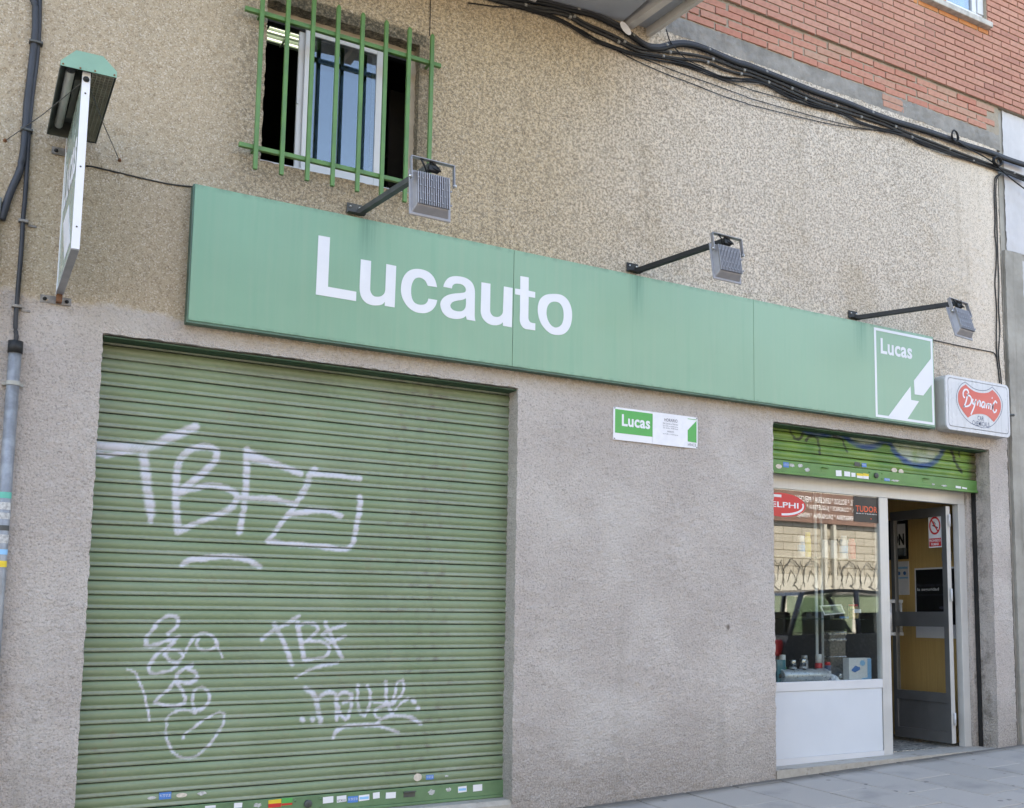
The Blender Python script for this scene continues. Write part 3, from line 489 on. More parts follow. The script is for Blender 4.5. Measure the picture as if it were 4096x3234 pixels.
OLD = plain('faded_sticker', (0.62, 0.55, 0.47), 0.7, var=0.15, nscale=50)
DARKGREEN = plain('dark_green_lintel', (0.03, 0.075, 0.04), 0.6, var=0.2)
TURQ = plain('turquoise_print', (0.10, 0.45, 0.36), 0.5, var=0.1)

# ------------------------------------------------------------------ the ground
def sheet(name, x0, x1, y0, y1, dz, m, kind='structure'):
    b = MB(); c = [(x0, y0), (x1, y0), (x1, y1), (x0, y1)]
    b.add([(x, y, ground_z(x, y)+dz) for x, y in c], [(0, 1, 2, 3)])
    return tag(b.build(name, m), kind=kind)
ASPH = plain('asphalt', (0.055, 0.055, 0.058), 0.85, var=0.25, nscale=30, bumpy=0.5)
JOINT = plain('joint_sand', (0.03, 0.028, 0.025), 0.9, var=0.3, nscale=30)
FARP = plain('far_paving', (0.25, 0.25, 0.26), 0.8, var=0.15, nscale=3)
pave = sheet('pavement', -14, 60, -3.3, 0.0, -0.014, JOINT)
sheet('road', -14, 60, -10.5, -3.3, -0.14, ASPH)
sheet('ground', -300, 300, -300, 300, -0.25, FARP)
kb = MB(); kb.add([(x, y, ground_z(x, y)+dz) for x in (-14, 60) for y, dz in ((-3.45, -0.2), (-3.45, -0.01), (-3.30, 0.0), (-3.30, -0.2))],
                  [(0, 1, 5, 4), (1, 2, 6, 5), (2, 3, 7, 6), (3, 0, 4, 7), (0, 3, 2, 1), (4, 5, 6, 7)])
tag(kb.build('kerb', GREY), kind='structure')
sheet('far_pavement', -14, 60, -14, -10.5, -0.02, FARP)
# paving stones: columns 0.395 wide, courses staggered
def tile_mesh(wx, wy):
    b = MB(); e = 0.004
    b.add([(0, 0, -.02), (wx, 0, -.02), (wx, wy, -.02), (0, wy, -.02), (0, 0, -e), (wx, 0, -e), (wx, wy, -e), (0, wy, -e),
           (e, e, 0), (wx-e, e, 0), (wx-e, wy-e, 0), (e, wy-e, 0)],
          [(0, 1, 5, 4), (1, 2, 6, 5), (2, 3, 7, 6), (3, 0, 4, 7), (4, 5, 9, 8), (5, 6, 10, 9), (6, 7, 11, 10), (7, 4, 8, 11), (8, 9, 10, 11)])
    me = bpy.data.meshes.new('tile'); me.from_pydata(b.v, [], b.f); me.materials.append(TILE); return me
TM = {}
px, gap = 0.395, 0.013
tilt = Matrix((Vector((1, 0, 0.034)).normalized(), Vector((0, 1, 0.03)).normalized(), Vector((-0.034, -0.03, 1)).normalized())).transposed().to_4x4()
rest = MB()
for i in range(-8, 30):
    xa = 4.625 + (i-6)*px
    cuts = [0.0, -0.09] + [-0.55-0.6*k if i % 2 else -0.85-0.6*k for k in range(6)]
    for k in range(len(cuts)-1):
        y1, y0 = cuts[k], max(cuts[k+1], -3.28)
        if y1-y0 < 0.05: continue
        key = round(y1-y0, 3)
        if key not in TM: TM[key] = tile_mesh(px-gap, y1-y0-gap)
        if 3.0 < xa < 9.2 and y1 > -2.3:
            t = bpy.data.objects.new('tile', TM[key]); col.objects.link(t); t.parent = pave
            m4 = tilt.copy(); m4.translation = Vector((xa+gap/2, y0+gap/2, ground_z(xa, y0)+random.uniform(-0.0012, 0.0012))); t.matrix_world = m4
        else:
            x_, y_ = xa+gap/2, y0+gap/2; q = [(x_, y_), (x_+px-gap, y_), (x_+px-gap, y1-gap/2), (x_, y1-gap/2)]
            rest.add([(a, b, ground_z(a, b)) for a, b in q], [(0, 1, 2, 3)])
tr = rest.build('paving', TILE, pave); tr['kind'] = 'stuff'

# ------------------------------------------------------------------ the shop building
bld = empty('shop_building', (0, 0, 0), 'rough cast shop building with tan upper render and a red brick storey on top', 'building')
GX0, GX1, GZ = 0.575, 2.950, 2.728          # garage opening
SX0, SX1, SZ = 5.028, 7.410, 2.732          # shop opening
WX0, WX1, WZ0, WZ1 = 1.315, 2.235, 3.834, 4.790   # office window
TOP = 5.455; EX = 7.645
s = 0.014
XA = axis((-3, -0.2, .08), (-0.2, GX0, s), (GX0, WX0, s), (WX0, WX1, s), (WX1, GX1, s), (GX1, SX0, s), (SX0, SX1, s), (SX1, EX, s))
ZA = axis((-0.15, GZ, s), (GZ, SZ, 0.004), (SZ, WZ0, s), (WZ0, WZ1, s), (WZ1, TOP, s))
def holes(a, b):
    a, b = a[None, :], b[:, None]
    g = (a > GX0) & (a < GX1) & (b < GZ); sh = (a > SX0) & (a < SX1) & (b < SZ); wn = (a > WX0) & (a < WX1) & (b > WZ0) & (b < WZ1)
    return ~(g | sh | wn)
YD = rng_(0, 0.17, s); YS = rng_(0, 0.215, s); YW = rng_(0, 0.09, s)
def sub(A, a, b): return A[(A >= a-1e-6) & (A <= b+1e-6)]
cst = lambda v, like: np.full_like(like, v)
def rx(X): return lambda a, b: np.stack([cst(X, a), a, b], 1)      # a = y, b = z
def rz(Z): return lambda a, b: np.stack([a, b, cst(Z, a)], 1)      # a = x, b = y
patches = [(lambda a, b: np.stack([a, cst(0.0, a), b], 1), XA, ZA, holes)]
for X, Z0, Z1, Y in ((GX0, -0.15, GZ, YD), (GX1, -0.15, GZ, YD), (SX0, -0.15, SZ, YS), (SX1, -0.15, SZ, YS), (WX0, WZ0, WZ1, YW), (WX1, WZ0, WZ1, YW)):
    patches.append((rx(X), Y, sub(ZA, Z0, Z1), None))
for Z, X0, X1, Y in ((GZ, GX0, GX1, YD), (SZ, SX0, SX1, YS), (WZ0, WX0, WX1, YW), (WZ1, WX0, WX1, YW)):
    patches.append((rz(Z), sub(XA, X0, X1), Y, None))
patches.append((rx(EX), rng_(0, 0.12, s), ZA, None))
patches.append((lambda a, b: np.stack([a, cst(0.0, a), b], 1), axis((-3, 2.4, .08), (2.4, 4.07, s)), rng_(TOP, 5.63, s), None))
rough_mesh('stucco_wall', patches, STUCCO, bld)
# small pier between shop frame and shutter guide
rough_mesh('jamb_pier', [(lambda a, b: np.stack([a, cst(0.196, a), b], 1), rng_(7.345, 7.406, .012), rng_(0.2, 2.40, .014), None),
                         (rx(7.345), rng_(0.196, 0.24, .012), rng_(0.2, 2.40, .014), None)], STUCCO, bld)
# hidden mass of the building: back, sides, roof and floors
shell = MB().box(-3, 14, 8.0, 8.3, -0.3, 11).box(-3.3, -3, 0, 8.3, -0.3, 11).box(14, 14.3, 0, 8.3, -0.3, 11).box(-3.3, 14.3, 0.0, 8.3, 11, 11.3)
shell.box(-3, 14, 0.30, 8, 2.95, 3.25).box(-3, 14, 0.1, 8, 5.22, 5.42)
shell.build('shell', ROOMWALL, bld)
box('lintel_lining', (GX0-.1, GX1+.1, 0.172, 0.35, 2.60, 2.80), DARKGREEN, bld)
box('shutter_box', (SX0-.1, SX1+.02, 0.217, 0.35, 2.42, 2.80), DARKGREEN, bld)

box('lintel_plate', (GX0+.004, GX1-.004, .016, .172, GZ-.014, GZ-.007), DARKGREEN, bld)
box('lintel_plate', (SX0+.004, SX1-.004, .016, .20, SZ-.014, SZ-.007), DARKGREEN, bld)
# concrete band and bricks above
bandp = [(lambda a, b: np.stack([a, cst(0.012, a), b], 1), axis((4.06, 7.70, .016)), rng_(TOP-0.002, 5.604, .015), None),
         (lambda a, b: np.stack([a, b, cst(TOP-0.002, a)], 1), axis((4.06, 7.70, .016)), rng_(0.0, 0.03, .015), None)]
rough_mesh('concrete_band', bandp, CONC, bld, 1.3)
BY = -0.020; PX, PZ = 0.2493, 0.0578; BX0 = 4.754; BZ0 = 5.866
rough_mesh('mortar_bed', [(lambda a, b: np.stack([a, cst(0.012, a), b], 1), axis((3.9, 7.70, .012)), rng_(5.600, 5.872, .010), None)], MORTAR, bld, .75)
MBK = MB().box(-3, 6.9, BY+.010, 0.2, BZ0-0.001, 6.66).box(7.56, 14, BY+.012, 0.2, BZ0-0.001, 6.66).box(6.9, 7.56, BY+.012, 0.2, BZ0-0.001, 6.55)
MBK.box(-3, 7.03, BY+.012, 0.2, 6.66, 11).box(7.56, 14, BY+.012, 0.2, 6.66, 11).box(7.03, 7.56, BY+.012, .2, 7.9, 11)
MBK.build('mortar_bed', MORTAR, bld)
from bpy_extras.object_utils import world_to_camera_view
bpy.context.view_layer.update()
def seen(x, z, m=0.03):
    q = world_to_camera_view(sc, camo, Vector((x, 0, z))); return -m < q.x < 1+m and -m < q.y < 1+m
def brick_mesh(wx, hz, dy, seed):
    g = random.Random(seed); b = MB(); j = lambda a: a+g.uniform(-.0012, .0012); e = .0022
    f = [(j(0), 0, j(0)), (j(wx), 0, j(0)), (j(wx), 0, j(hz)), (j(0), 0, j(hz))]
    fr = [(p[0]+(e if p[0] < wx/2 else -e), -0.0, p[2]+(e if p[2] < hz/2 else -e)) for p in f]
    vs = [(p[0], dy, p[2]) for p in f]+[(p[0], e, p[2]) for p in f]+fr
    b.add(vs, [(0, 4, 5, 1)[::-1], (1, 5, 6, 2)[::-1], (2, 6, 7, 3)[::-1], (3, 7, 4, 0)[::-1], (4, 8, 9, 5)[::-1], (5, 9, 10, 6)[::-1], (6, 10, 11, 7)[::-1], (7, 11, 8, 4)[::-1], (8, 9, 10, 11)])
    me = bpy.data.meshes.new('brick'); me.from_pydata(b.v, [], b.f); return me
BM = []
for k in range(4):
    me = brick_mesh(PX-0.0115, PZ-0.0108, 0.03, k); me.materials.append(BRICK); BM.append(me)
cand = []; rest = MB(); H_ = PZ-.0108
for r_ in range(64):
    z = BZ0 + r_*PZ
    for c_ in range(-32, 38):
        x = BX0 + c_*PX + (PX/2 if r_ % 2 else 0)
        if x > 13.7: continue
        x1 = x+PX-0.0115
        if 6.49 < z < 6.60 and x1 > 6.68 and x < 7.57:
            if x < 6.62: rest.box(x, 6.675, BY, .02, z, z+H_)
            if x1 > 7.60: rest.box(7.575, x1, BY, .02, z, z+H_)
            continue
        if 6.60 <= z < 7.9 and x1 > 7.02 and x < 7.565:
            if x < 7.02-.05: x1 = 7.02
            elif x1 > 7.572: x = 7.565
            else: continue
            rest.box(x, x1, BY, .02, z, z+H_); continue
        d = abs(x-0)+z
        (cand.append((x, z)) if seen(x+.12, z+.025, 0.02) and x > 4.0 else rest.box(x, x1, BY, .02, z, z+H_))
cand.sort(key=lambda p: (p[0]**2+34+(p[1]-1.3)**2))
for i, (x, z) in enumerate(cand):
    if i < 240:
        o = bpy.data.objects.new('brick', random.choice(BM)); col.objects.link(o); o.parent = bld
        o.location = (x+random.uniform(-.001, .001), BY+random.uniform(-.0015, .0015), z+random.uniform(-.001, .001))
    else: rest.box(x, x+PX-.0115, BY, .02, z, z+H_)
ro = rest.build('brickwork', BRICK, bld); ro['kind'] = 'stuff'
# old recessed courses
BM2 = []
for k in range(4):
    me = brick_mesh(0.238, 0.049, 0.03, 20+k); me.materials.append(BRICK2); BM2.append(me)
for r_ in range(4):
    z = 5.612+r_*0.0615
    for c_ in range(15):
        x = 4.02+c_*0.2515+(0.115 if r_ in (1, 3) else 0)+random.uniform(-.006, .006)
        if x+.238 > 7.69 or not seen(x+.12, z+.02, .03): continue
        o = bpy.data.objects.new('brick', random.choice(BM2)); col.objects.link(o); o.parent = bld
        o.location = (x, 0.0+random.uniform(-.004, .004), z+random.uniform(-.003, .003)); o.rotation_euler = (0, random.uniform(-.008, .008), 0)
o = bpy.data.objects.new('brick', BM2[1]); col.objects.link(o); o.parent = bld; o.location = (6.24, 0.004, 5.545); o['label'] = 'brick let into the grey concrete band'
o = bpy.data.objects.new('brick', BM2[2]); col.objects.link(o); o.parent = bld; o.location = (6.25, 0.006, 5.49)

# balcony whose soffit shows at the top
blc = empty('balcony', parent=bld)
def soff(x): return 5.357+(x-3.046)*0.072
b = MB(); xs = [0.9, 3.70]
b.add([(x, y, z) for x in xs for y, z in ((0.0, soff(x)), (-1.12, soff(x)), (-1.12, soff(x)+.2), (0.0, soff(x)+.2))], [(0, 1, 5, 4)[::-1], (1, 2, 6, 5)[::-1], (2, 3, 7, 6)[::-1], (0, 3, 2, 1)[::-1], (4, 5, 6, 7)[::-1]])
b.build('slab', SOFFIT, blc)
def rib(x0, x1, z0, z1, name, m):
    b = MB(); L = 1.12; k = 0.085
    b.add([(x+k*t, -t, z) for t in (0, L) for x, z in ((x0, z0), (x1, z0), (x1, z1), (x0, z1))], [(0, 1, 5, 4)[::-1], (1, 2, 6, 5)[::-1], (2, 3, 7, 6)[::-1], (3, 0, 4, 7)[::-1], (3, 2, 1, 0)[::-1], (4, 5, 6, 7)[::-1]])
    return b.build(name, m, blc, bevel=.004)
rib(3.725, 3.782, 5.372, 5.60, 'beam', BEAM); rib(3.905, 3.94, 5.366, 5.60, 'beam', BEAM); rib(3.782, 3.905, 5.425, 5.60, 'beam_web', SOFFIT)
box('parapet', (0.9, 3.98, -1.17, -1.12, 5.33, 6.5), WHITEWALL, blc)
for x in (1.35, 2.15, 2.95): box('soffit_rib', (x, x+.05, -1.1, -.02, soff(x)-.05, soff(x)), BEAM, blc)

# upper window with its sill
uw = empty('window', parent=bld)
boxes('frame', [(7.03, 7.56, .03, .08, 6.594, 6.70), (7.42, 7.475, .03, .08, 6.701, 7.9), (7.485, 7.56, .02, .08, 6.701, 7.9), (7.0, 7.04, .03, .08, 6.701, 7.9)], ALU, uw, .004)
box('pane', (7.04, 7.42, .05, .055, 6.70, 7.9), GLASS_UP, uw)
MB().ribbon([(7.36+.02*math.sin(k*1.3), 6.7+k*.1) for k in range(13)], .06, .10).build('curtain', LBLUE, uw)
box('window_sill', (6.685, 7.567, -0.075, 0.03, 6.542, 6.592), plain('pale_stone_sill', (.42, .40, .37), .8, var=.2, nscale=18, dirt=.5, bumpy=.4), bld, bevel=.006)
for x in (6.42, 6.675, 6.93, 7.185, 7.44):
    o = bpy.data.objects.new('brick', None) if 0 else MB().box(x, min(x+.24, 7.57), -.016, .02, 6.503, 6.541).build('brick', ORANGE, bld, bevel=.002)
    if x == 6.42: o['label'] = 'orange brick laid under the stone sill'
box('window_back', (6.9, 7.6, .35, .4, 6.5, 8), DARKROOM, bld)

# office window: frame, two sliding sashes pushed together, glass
ow = empty('window', parent=bld)
BEIGE = plain('beige_window_frame', (0.42, 0.35, 0.265), 0.5, var=0.1, nscale=10, dirt=0.2)
y0, y1 = 0.085, 0.14
boxes('frame', [(WX0-.02, WX1, y0, y1, 4.755, 4.80), (WX0-.02, WX0+.018, y0+.001, y1, 3.8685, 4.7545), (2.205, WX1+.01, y0-.02, y1, 3.8685, 4.7545), (WX0-.02, WX1, y0, y1, 3.835, 3.868)], BEIGE, ow, .003)
box('track', (WX0, WX1, y0-.018, y0-.002, 3.845, 3.868), ALU, ow, bevel=.002)
box('track', (WX0+.02, 2.205, y0+.012, y1, 4.72, 4.753), BLACK, ow)
def sash(x0, x1, y, parent, glassm, a=.036):
    f = MB().box(x0, x0+a, y, y+.022, 3.868, 4.745).box(x1-a, x1, y, y+.022, 3.868, 4.745).box(x0+a, x1-a, y+.001, y+.021, 3.868, 3.935).box(x0+a, x1-a, y+.001, y+.021, 4.70, 4.745).build('sash', ALU, parent, bevel=.003)
    box('pane', (x0+a-.004, x1-a+.004, y+.009, y+.013, 3.93, 4.705), glassm, parent)
sash(1.560, 2.036, y0-.004, ow, GLASS_WIN, .042)
sash(1.530, 2.010, y0+.026, ow, GLASS_WIN, .034)
box('window_catch', (1.528, 1.537, y0+.012, y0+.026, 4.27, 4.31), ALU, ow)
# office room
MB().box(.4, .45, .16, 5, 3.25, 5.2).box(4.4, 4.45, .16, 5, 3.25, 5.2).box(.4, 4.45, 5, 5.05, 3.25, 5.2).box(.4, 4.45, .16, 5, 5.15, 5.2).box(.4, 4.45, .16, 5, 3.25, 3.3).box(.4, WX0, .145, .17, 3.3, 5.2).box(WX1, 4.4, .145, .17, 3.3, 5.2).box(WX0, WX1, .145, .17, 4.80, 5.2).box(WX0, WX1, .145, .17, 3.3, 3.83).build('office_room', DARKROOM, bld)
cl = empty('ceiling_light', (0, 0, 0), 'lit fluorescent ceiling fitting with louvres seen through the barred window', 'ceiling light')
HOUS = plain('lamp_housing_white', (0.42, 0.50, 0.42), 0.5, var=0.05)
MB().prism([rounded(.75, 1.84, .54, .84, .05)], 4.99, 5.06, lambda a, d, b: (a, b, d)).build('housing', HOUS, cl)
TUBE = emit('fluorescent_tube', (0.93, 1.0, 0.88), 0.32)
for k in range(3): MB().tube([(.80, .60+k*.075, 4.982), (1.78, .60+k*.075, 4.982)], .014).build('tube', TUBE, cl, smooth=True)
lv = MB()
for k in range(8): lv.box(.80+k*.13, .812+k*.13, .555, .80, 4.958, 4.985)
for k in range(5): lv.box(.76, 1.82, .575+k*.045, .580+k*.045, 4.960, 4.975)
lv.build('louvre', HOUS, cl)
# things on a shelf in the dark office
sh = empty('shelf', (0, 0, 0), 'dark shelf unit of folders behind the open half of the barred window', 'shelf')
MB().box(2.25, 2.95, .55, .58, 3.3, 4.75).box(2.25, 2.95, .58, .9, 3.85, 3.87).box(2.25, 2.95, .58, .9, 4.3, 4.32).build('shelf_frame', DARKROOM, sh)
for k in range(4): box('folder', (2.30+k*.09, 2.37+k*.09, .56, .80, 3.87, 4.16), plain('folder_%d' % (k % 2), ((.16, .12, .05), (.10, .10, .09))[k % 2], .7), sh)

# ------------------------------------------------------------------ neighbour's wall
nb = empty('neighbour_building', (0, 0, 0), 'grey rendered neighbouring house front with a white painted area beside the cables', 'building')
MB().box(7.70, 14, 0.03, 0.3, -0.2, 5.862).box(7.64, 7.70, 0.06, 0.3, -.2, 5.862).build('wall', GREY, nb)
rough_mesh('pier', [(lambda a, b: np.stack([a, cst(0.0, a), b], 1), rng_(7.712, 7.945, .02), rng_(-.1, 4.545, .02), None),
                    (rx(7.712), rng_(0, .06, .02), rng_(-.1, 4.545, .02), None), (rx(7.945), rng_(0, .06, .02), rng_(-.1, 4.545, .02), None),
                    (lambda a, b: np.stack([a, b, cst(4.545, a)], 1), rng_(7.712, 7.945, .02), rng_(0, .06, .02), None)], GREY, nb, .7)
rough_mesh('white_patch', [(lambda a, b: np.stack([a, cst(0.022, a), b], 1), rng_(7.765, 9.4, .02), rng_(4.56, 5.858, .02), None)], WHITEWALL, nb, .8)
rough_mesh('white_patch', [(lambda a, b: np.stack([a, cst(0.022, a), b], 1), rng_(7.965, 9.4, .02), rng_(0.9, 4.5, .02), None)], WHITEWALL, nb, .8)
DG = plain('dark_grey_repair_paint', (0.12, 0.12, 0.12), .8, var=.1)
MB().prism([spline([(7.83, 1.97), (7.88, 2.08), (7.945, 2.14), (7.944, 1.88), (7.86, 1.84), (7.825, 1.90)], True)], -.006, -.002).build('paint_patch', DG, nb)

# ------------------------------------------------------------------ roller shutters
def stroke_field(strokes, X, Z, soft=0.35, wsc=1.0):
    """coverage 0..1 of sprayed strokes at points"""
    out = np.zeros(len(X), np.float32)
    for s_ in strokes:
        wd, pts = s_[0]*(wsc if s_[0] > .03 or wsc == 1 else 1.08), s_[1:]
        p = np.array(spline([tuple(q) for q in pts], sub=5, corner=70)) if len(pts) > 2 else np.array(pts)
        m = wd
        sel = np.where((X > p[:, 0].min()-m) & (X < p[:, 0].max()+m) & (Z > p[:, 1].min()-m) & (Z < p[:, 1].max()+m))[0]
        if not len(sel): continue
        q = np.stack([X[sel], Z[sel]], 1); d = np.full(len(sel), 9.0)
        for a, b in zip(p[:-1], p[1:]):
            ab = b-a; L = ab@ab
            t = np.clip(((q-a)@ab)/L, 0, 1) if L > 1e-12 else np.zeros(len(q))
            d = np.minimum(d, np.linalg.norm(q-(a+t[:, None]*ab), axis=1))
        r = wd/2; cov = np.clip((r*(1+soft*.8)-d)/(r*soft*1.6), 0, 1); cov = cov*cov*(3-2*cov)
        out[sel] = np.maximum(out[sel], cov)
    return out
JIT = Field([(0.02, 0.002, 6), (0.06, .002, 4)], 9); SPRAY = Field([(0.012, .25, 10), (0.15, .35, 6)], 10)
# slat section, bottom to top: (height, outward)
PITCH_ = 0.07270
PROF = [(0.0, -.006), (0.0022, .0060), (0.0055, .0088), (0.012, .0076), (0.0190, .0050), (0.0225, .0036), (0.0265, .0064), (0.033, .0098), (0.043, .0118), (0.054, .0102), (0.063, .0064), (0.0692, .0012), (0.0712, -.006)]
def slat(parent, x0, x1, z, y, m, painter, step=.006):
    xs = rng_(x0, x1, step); n = len(xs); ph = z*913.7; bow = 0.0016*np.sin(xs*2.1+ph)+.0008*np.sin(xs*7.3+ph*1.7)+.0018*np.exp(-((xs-(x0+(x1-x0)*((ph*.37) % 1)))/.09)**2)*(1 if int(ph) % 3 == 0 else 0)
    V = np.concatenate([np.stack([xs, np.full(n, y-o_)+bow*.9, np.full(n, z+h_)+bow*.45], 1) for h_, o_ in PROF])
    i = np.arange(n-1)[None, :]; j = np.arange(len(PROF)-1)[:, None]; q = j*n+i
    F = np.stack([q, q+1, q+1+n, q+n], -1).reshape(-1, 4)
    me = bpy.data.meshes.new('slat'); me.vertices.add(len(V)); me.vertices.foreach_set('co', V.astype(np.float32).ravel())
    me.loops.add(F.size); me.loops.foreach_set('vertex_index', F.ravel().astype(np.int32))
    me.polygons.add(len(F)); me.polygons.foreach_set('loop_start', np.arange(0, F.size, 4, dtype=np.int32)); me.polygons.foreach_set('use_smooth', np.ones(len(F), bool))
    me.update(calc_edges=True); me.materials.append(m)
    rgba, gr = painter(V[:, 0], V[:, 2], V[:, 2]-z)
    a = me.color_attributes.new('paint', 'FLOAT_COLOR', 'POINT'); a.data.foreach_set('color', rgba.astype(np.float32).ravel())
    g = me.attributes.new('grime_and_shade', 'FLOAT', 'POINT'); g.data.foreach_set('value', gr.astype(np.float32))
    o = bpy.data.objects.new('slat', me); col.objects.link(o); o.parent = parent; return o
def garage_paint(X, Z, h):
    P = np.stack([X, np.zeros_like(X), Z], 1); j = JIT(P)
    cov = stroke_field(GRAFFITI, X+j, Z+JIT(P+3), .6, .80)*np.clip(1.0+SPRAY(P)*.45, .45, 1)*np.where((h > .0195) & (h < .0255), .55, np.where(h > .064, .45, 1))
    rgba = np.empty((len(X), 4), np.float32); rgba[:, 0] = .54; rgba[:, 1] = .54; rgba[:, 2] = .60; rgba[:, 3] = cov*.98
    dust = np.where(h < .0215, .36, .06)*np.clip(.9+SPRAY(P*.5)*.5, 0, 1.2)*(1-cov); rgba[:, :3] = np.where((cov > .02)[:, None], rgba[:, :3], np.array([.34, .35, .33])[None]); rgba[:, 3] = np.maximum(rgba[:, 3], dust)
    gr = np.where((h < .001) | (h > .0702), .75, 0)
    edge = np.clip((X-2.86)/.09, 0, 1); gr = gr + edge*.35*np.clip(.5+SPRAY(P*.4), 0, 1)
    top = np.clip((Z-2.50)/.2, 0, 1); gr = gr+top*.30*np.clip(.6+SPRAY(P*.3), 0, 1)  # shade below the lintel, painted onto the top slats
    sm = (np.exp(-((X-2.45)/.16)**2)+.6*np.exp(-((X-2.2)/.12)**2))*np.clip(SPRAY(P*2.3)*1.6, 0, 1)*np.where(h < .022, .8, .18); gr = gr+sm
    gr = gr + np.clip(SPRAY(P*.35)*.5, 0, .2)*np.where(h < .02, 1, .3)
    return rgba, np.clip(gr, 0, .9)
gs = empty('roller_shutter', (0, 0, 0), 'wide sage green roller shutter closed and sprayed with white graffiti tags', 'roller shutter')
for k in range(34):
    slat(gs, GX0-.02, GX1+.02, 0.3035+k*PITCH_, 0.135, SLAT, garage_paint)
BARM = plain('shutter_bottom_bar', (0.115, 0.21, 0.105), 0.45, var=0.12, nscale=7, dirt=0.35, bumpy=.1)
MB().box(GX0-.01, GX1+.005, .118, .145, .214, .3005).box(GX0-.01, GX1+.005, .110, .145, .198, .214).build('bottom_bar', BARM, gs, bevel=.003)
def lockset(parent, x, z, y, m):
    lathe('lock', [(.0, -.012), (.018, -.012), (.022, -.006), (.022, .004), (0, .004)], DKGREY, parent, (x, y-.004, z), 16, 'Y')
    for dx in (-.07, .07):
        for dz in (.022, -.022): lathe('rivet', [(0, -.004), (.006, -.003), (.008, .002), (0, .002)], m, parent, (x+dx, y-.001, z+dz), 10, 'Y')
lockset(gs, 1.752, .258, .118, BARM)
def pull(parent, x, z, y, m):
    MB().box(x-.035, x+.035, y-.022, y, z+.014, z+.018).box(x-.035, x+.035, y-.002, y, z-.016, z+.014).build('handle', m, parent)
pull(gs, 2.345, .262, .118, DKGREY)
STK = {'w': PAPER, 'wt': PAPER, 'b': BLUE, 'wb': PAPER, 't': TORN, 'o': OLD, 'y': YELLOW, 'g': VGREEN, 'd': DKGREY}
def sticker(parent, s_, y):
    x0, x1, z0, z1, k = s_; g = random.Random(int(x0*9999)); cx, cz = (x0+x1)/2, (z0+z1)/2; n = 14 if k in 'to' else 4
    if k in ('t', 'o'):
        pts = [(cx+(x1-x0)/2*math.cos(2*math.pi*i/n)*g.uniform(.6 if k == 't' else .93, 1.05), cz+(z1-z0)/2*math.sin(2*math.pi*i/n)*g.uniform(.5 if k == 't' else .93, 1.05)) for i in range(n)]
    else:
        a = g.uniform(-.06, .06); pts = [(cx+dx*math.cos(a)-dz*math.sin(a), cz+dx*math.sin(a)+dz*math.cos(a)) for dx, dz in ((-(x1-x0)/2, -(z1-z0)/2), ((x1-x0)/2, -(z1-z0)/2), ((x1-x0)/2, (z1-z0)/2), (-(x1-x0)/2, (z1-z0)/2))]
    o = MB().prism([pts], y-.0008, y).build('sticker', STK[k], parent)
    h = z1-z0; w_ = x1-x0; yy = y-.0012
    if k == 'wt': text('sticker_print', '637 242 212', BLACKP, o, x0+.004, x1-.004, z0+.004, z0+.45*h, yy, .01)
    elif k == 'b': text('sticker_print', '91 737 57 20', PAPER, o, x0+.004, x1-.004, cz-.006, cz+.008, yy)
    elif k == 'wb':
        MB().box(x0+.004, x1-.004, yy, yy+.0003, cz-.008, cz+.006).build('sticker_print', LBLUE, o)
    elif k == 'y': MB().box(x0, x1, yy, yy+.0003, z0, z0+h*.5).build('sticker_print', RED if x0 < 3 else PAPER, o)
    elif k == 'g': MB().box(x0, x1, yy, yy+.0003, z0+.003, z0+h*.35).build('sticker_print', RED, o)
    return o
for s_ in STICKG: sticker(gs, s_, .1172 if s_[3] < .315 else .1225)
# threshold stone under the garage shutter
th = MB(); th.add([(x, y, z) for x in (GX0, GX1) for y, z in ((-.004, -.1), (-.004, .172), (.02, .196), (.17, .197), (.17, -.1))], [(0, 1, 6, 5), (1, 2, 7, 6), (2, 3, 8, 7), (0, 5, 9, 4)])
tag(th.build('threshold', WORN), kind='structure')

ss = empty('roller_shutter', (0, 0, 0), 'half raised bright green roller shutter with blue and black spray paint above the shop front', 'roller shutter')
SCOL = {'white': (.36, .42, .36), 'blue': (.014, .055, .20), 'black': (.012, .012, .015)}
def shop_paint(X, Z, h):
    P = np.stack([X, np.zeros_like(X), Z], 1); rgba = np.zeros((len(X), 4), np.float32)
    rgba[:, :3] = (.20, .40, .075)
    for name in ('white', 'blue', 'black'):
        st = [s_[1:] for s_ in SHOPPAINT if s_[0] == name]; cov = stroke_field(st, X+JIT(P), Z+JIT(P+2), .75 if name != 'black' else .45, 1.25 if name != 'black' else 2.0)*np.clip(.85+SPRAY(P)*(.9 if name == 'white' else .3), .1, 1)
        c = np.array(SCOL[name]); a0 = rgba[:, 3]; a = cov+a0*(1-cov)
        rgba[:, :3] = np.where(a[:, None] > 1e-4, (c[None]*cov[:, None]+rgba[:, :3]*(a0*(1-cov))[:, None])/np.maximum(a, 1e-4)[:, None], rgba[:, :3]); rgba[:, 3] = a
    gr = np.where((h < .001) | (h > .0702), .9, 0)+np.where(h < .0215, .18, 0)
    gr = gr+np.clip((X-7.28)/.08, 0, 1)*.85+np.clip((5.14-X)/.1, 0, 1)*.2*(h < .03)
    return rgba, np.clip(gr, 0, .93)
for k in range(4):
    slat(ss, SX0+.005, SX1-.010, 2.4795+k*.0732, 0.14, SLAT2, shop_paint, .005)
BAR2 = plain('bright_green_bar', (0.100, 0.235, 0.062), 0.42, var=0.12, nscale=7, dirt=0.3, bumpy=.1)
MB().box(SX0+.006, 7.398, .124, .150, 2.393, 2.4770).box(SX0+.006, 7.398, .114, .150, 2.372, 2.393).build('bottom_bar', BAR2, ss, bevel=.003)
for x in (5.648, 6.767):
    pull(ss, x, 2.435, .124, BAR2)
lockset(ss, 6.195, 2.432, .124, BAR2)
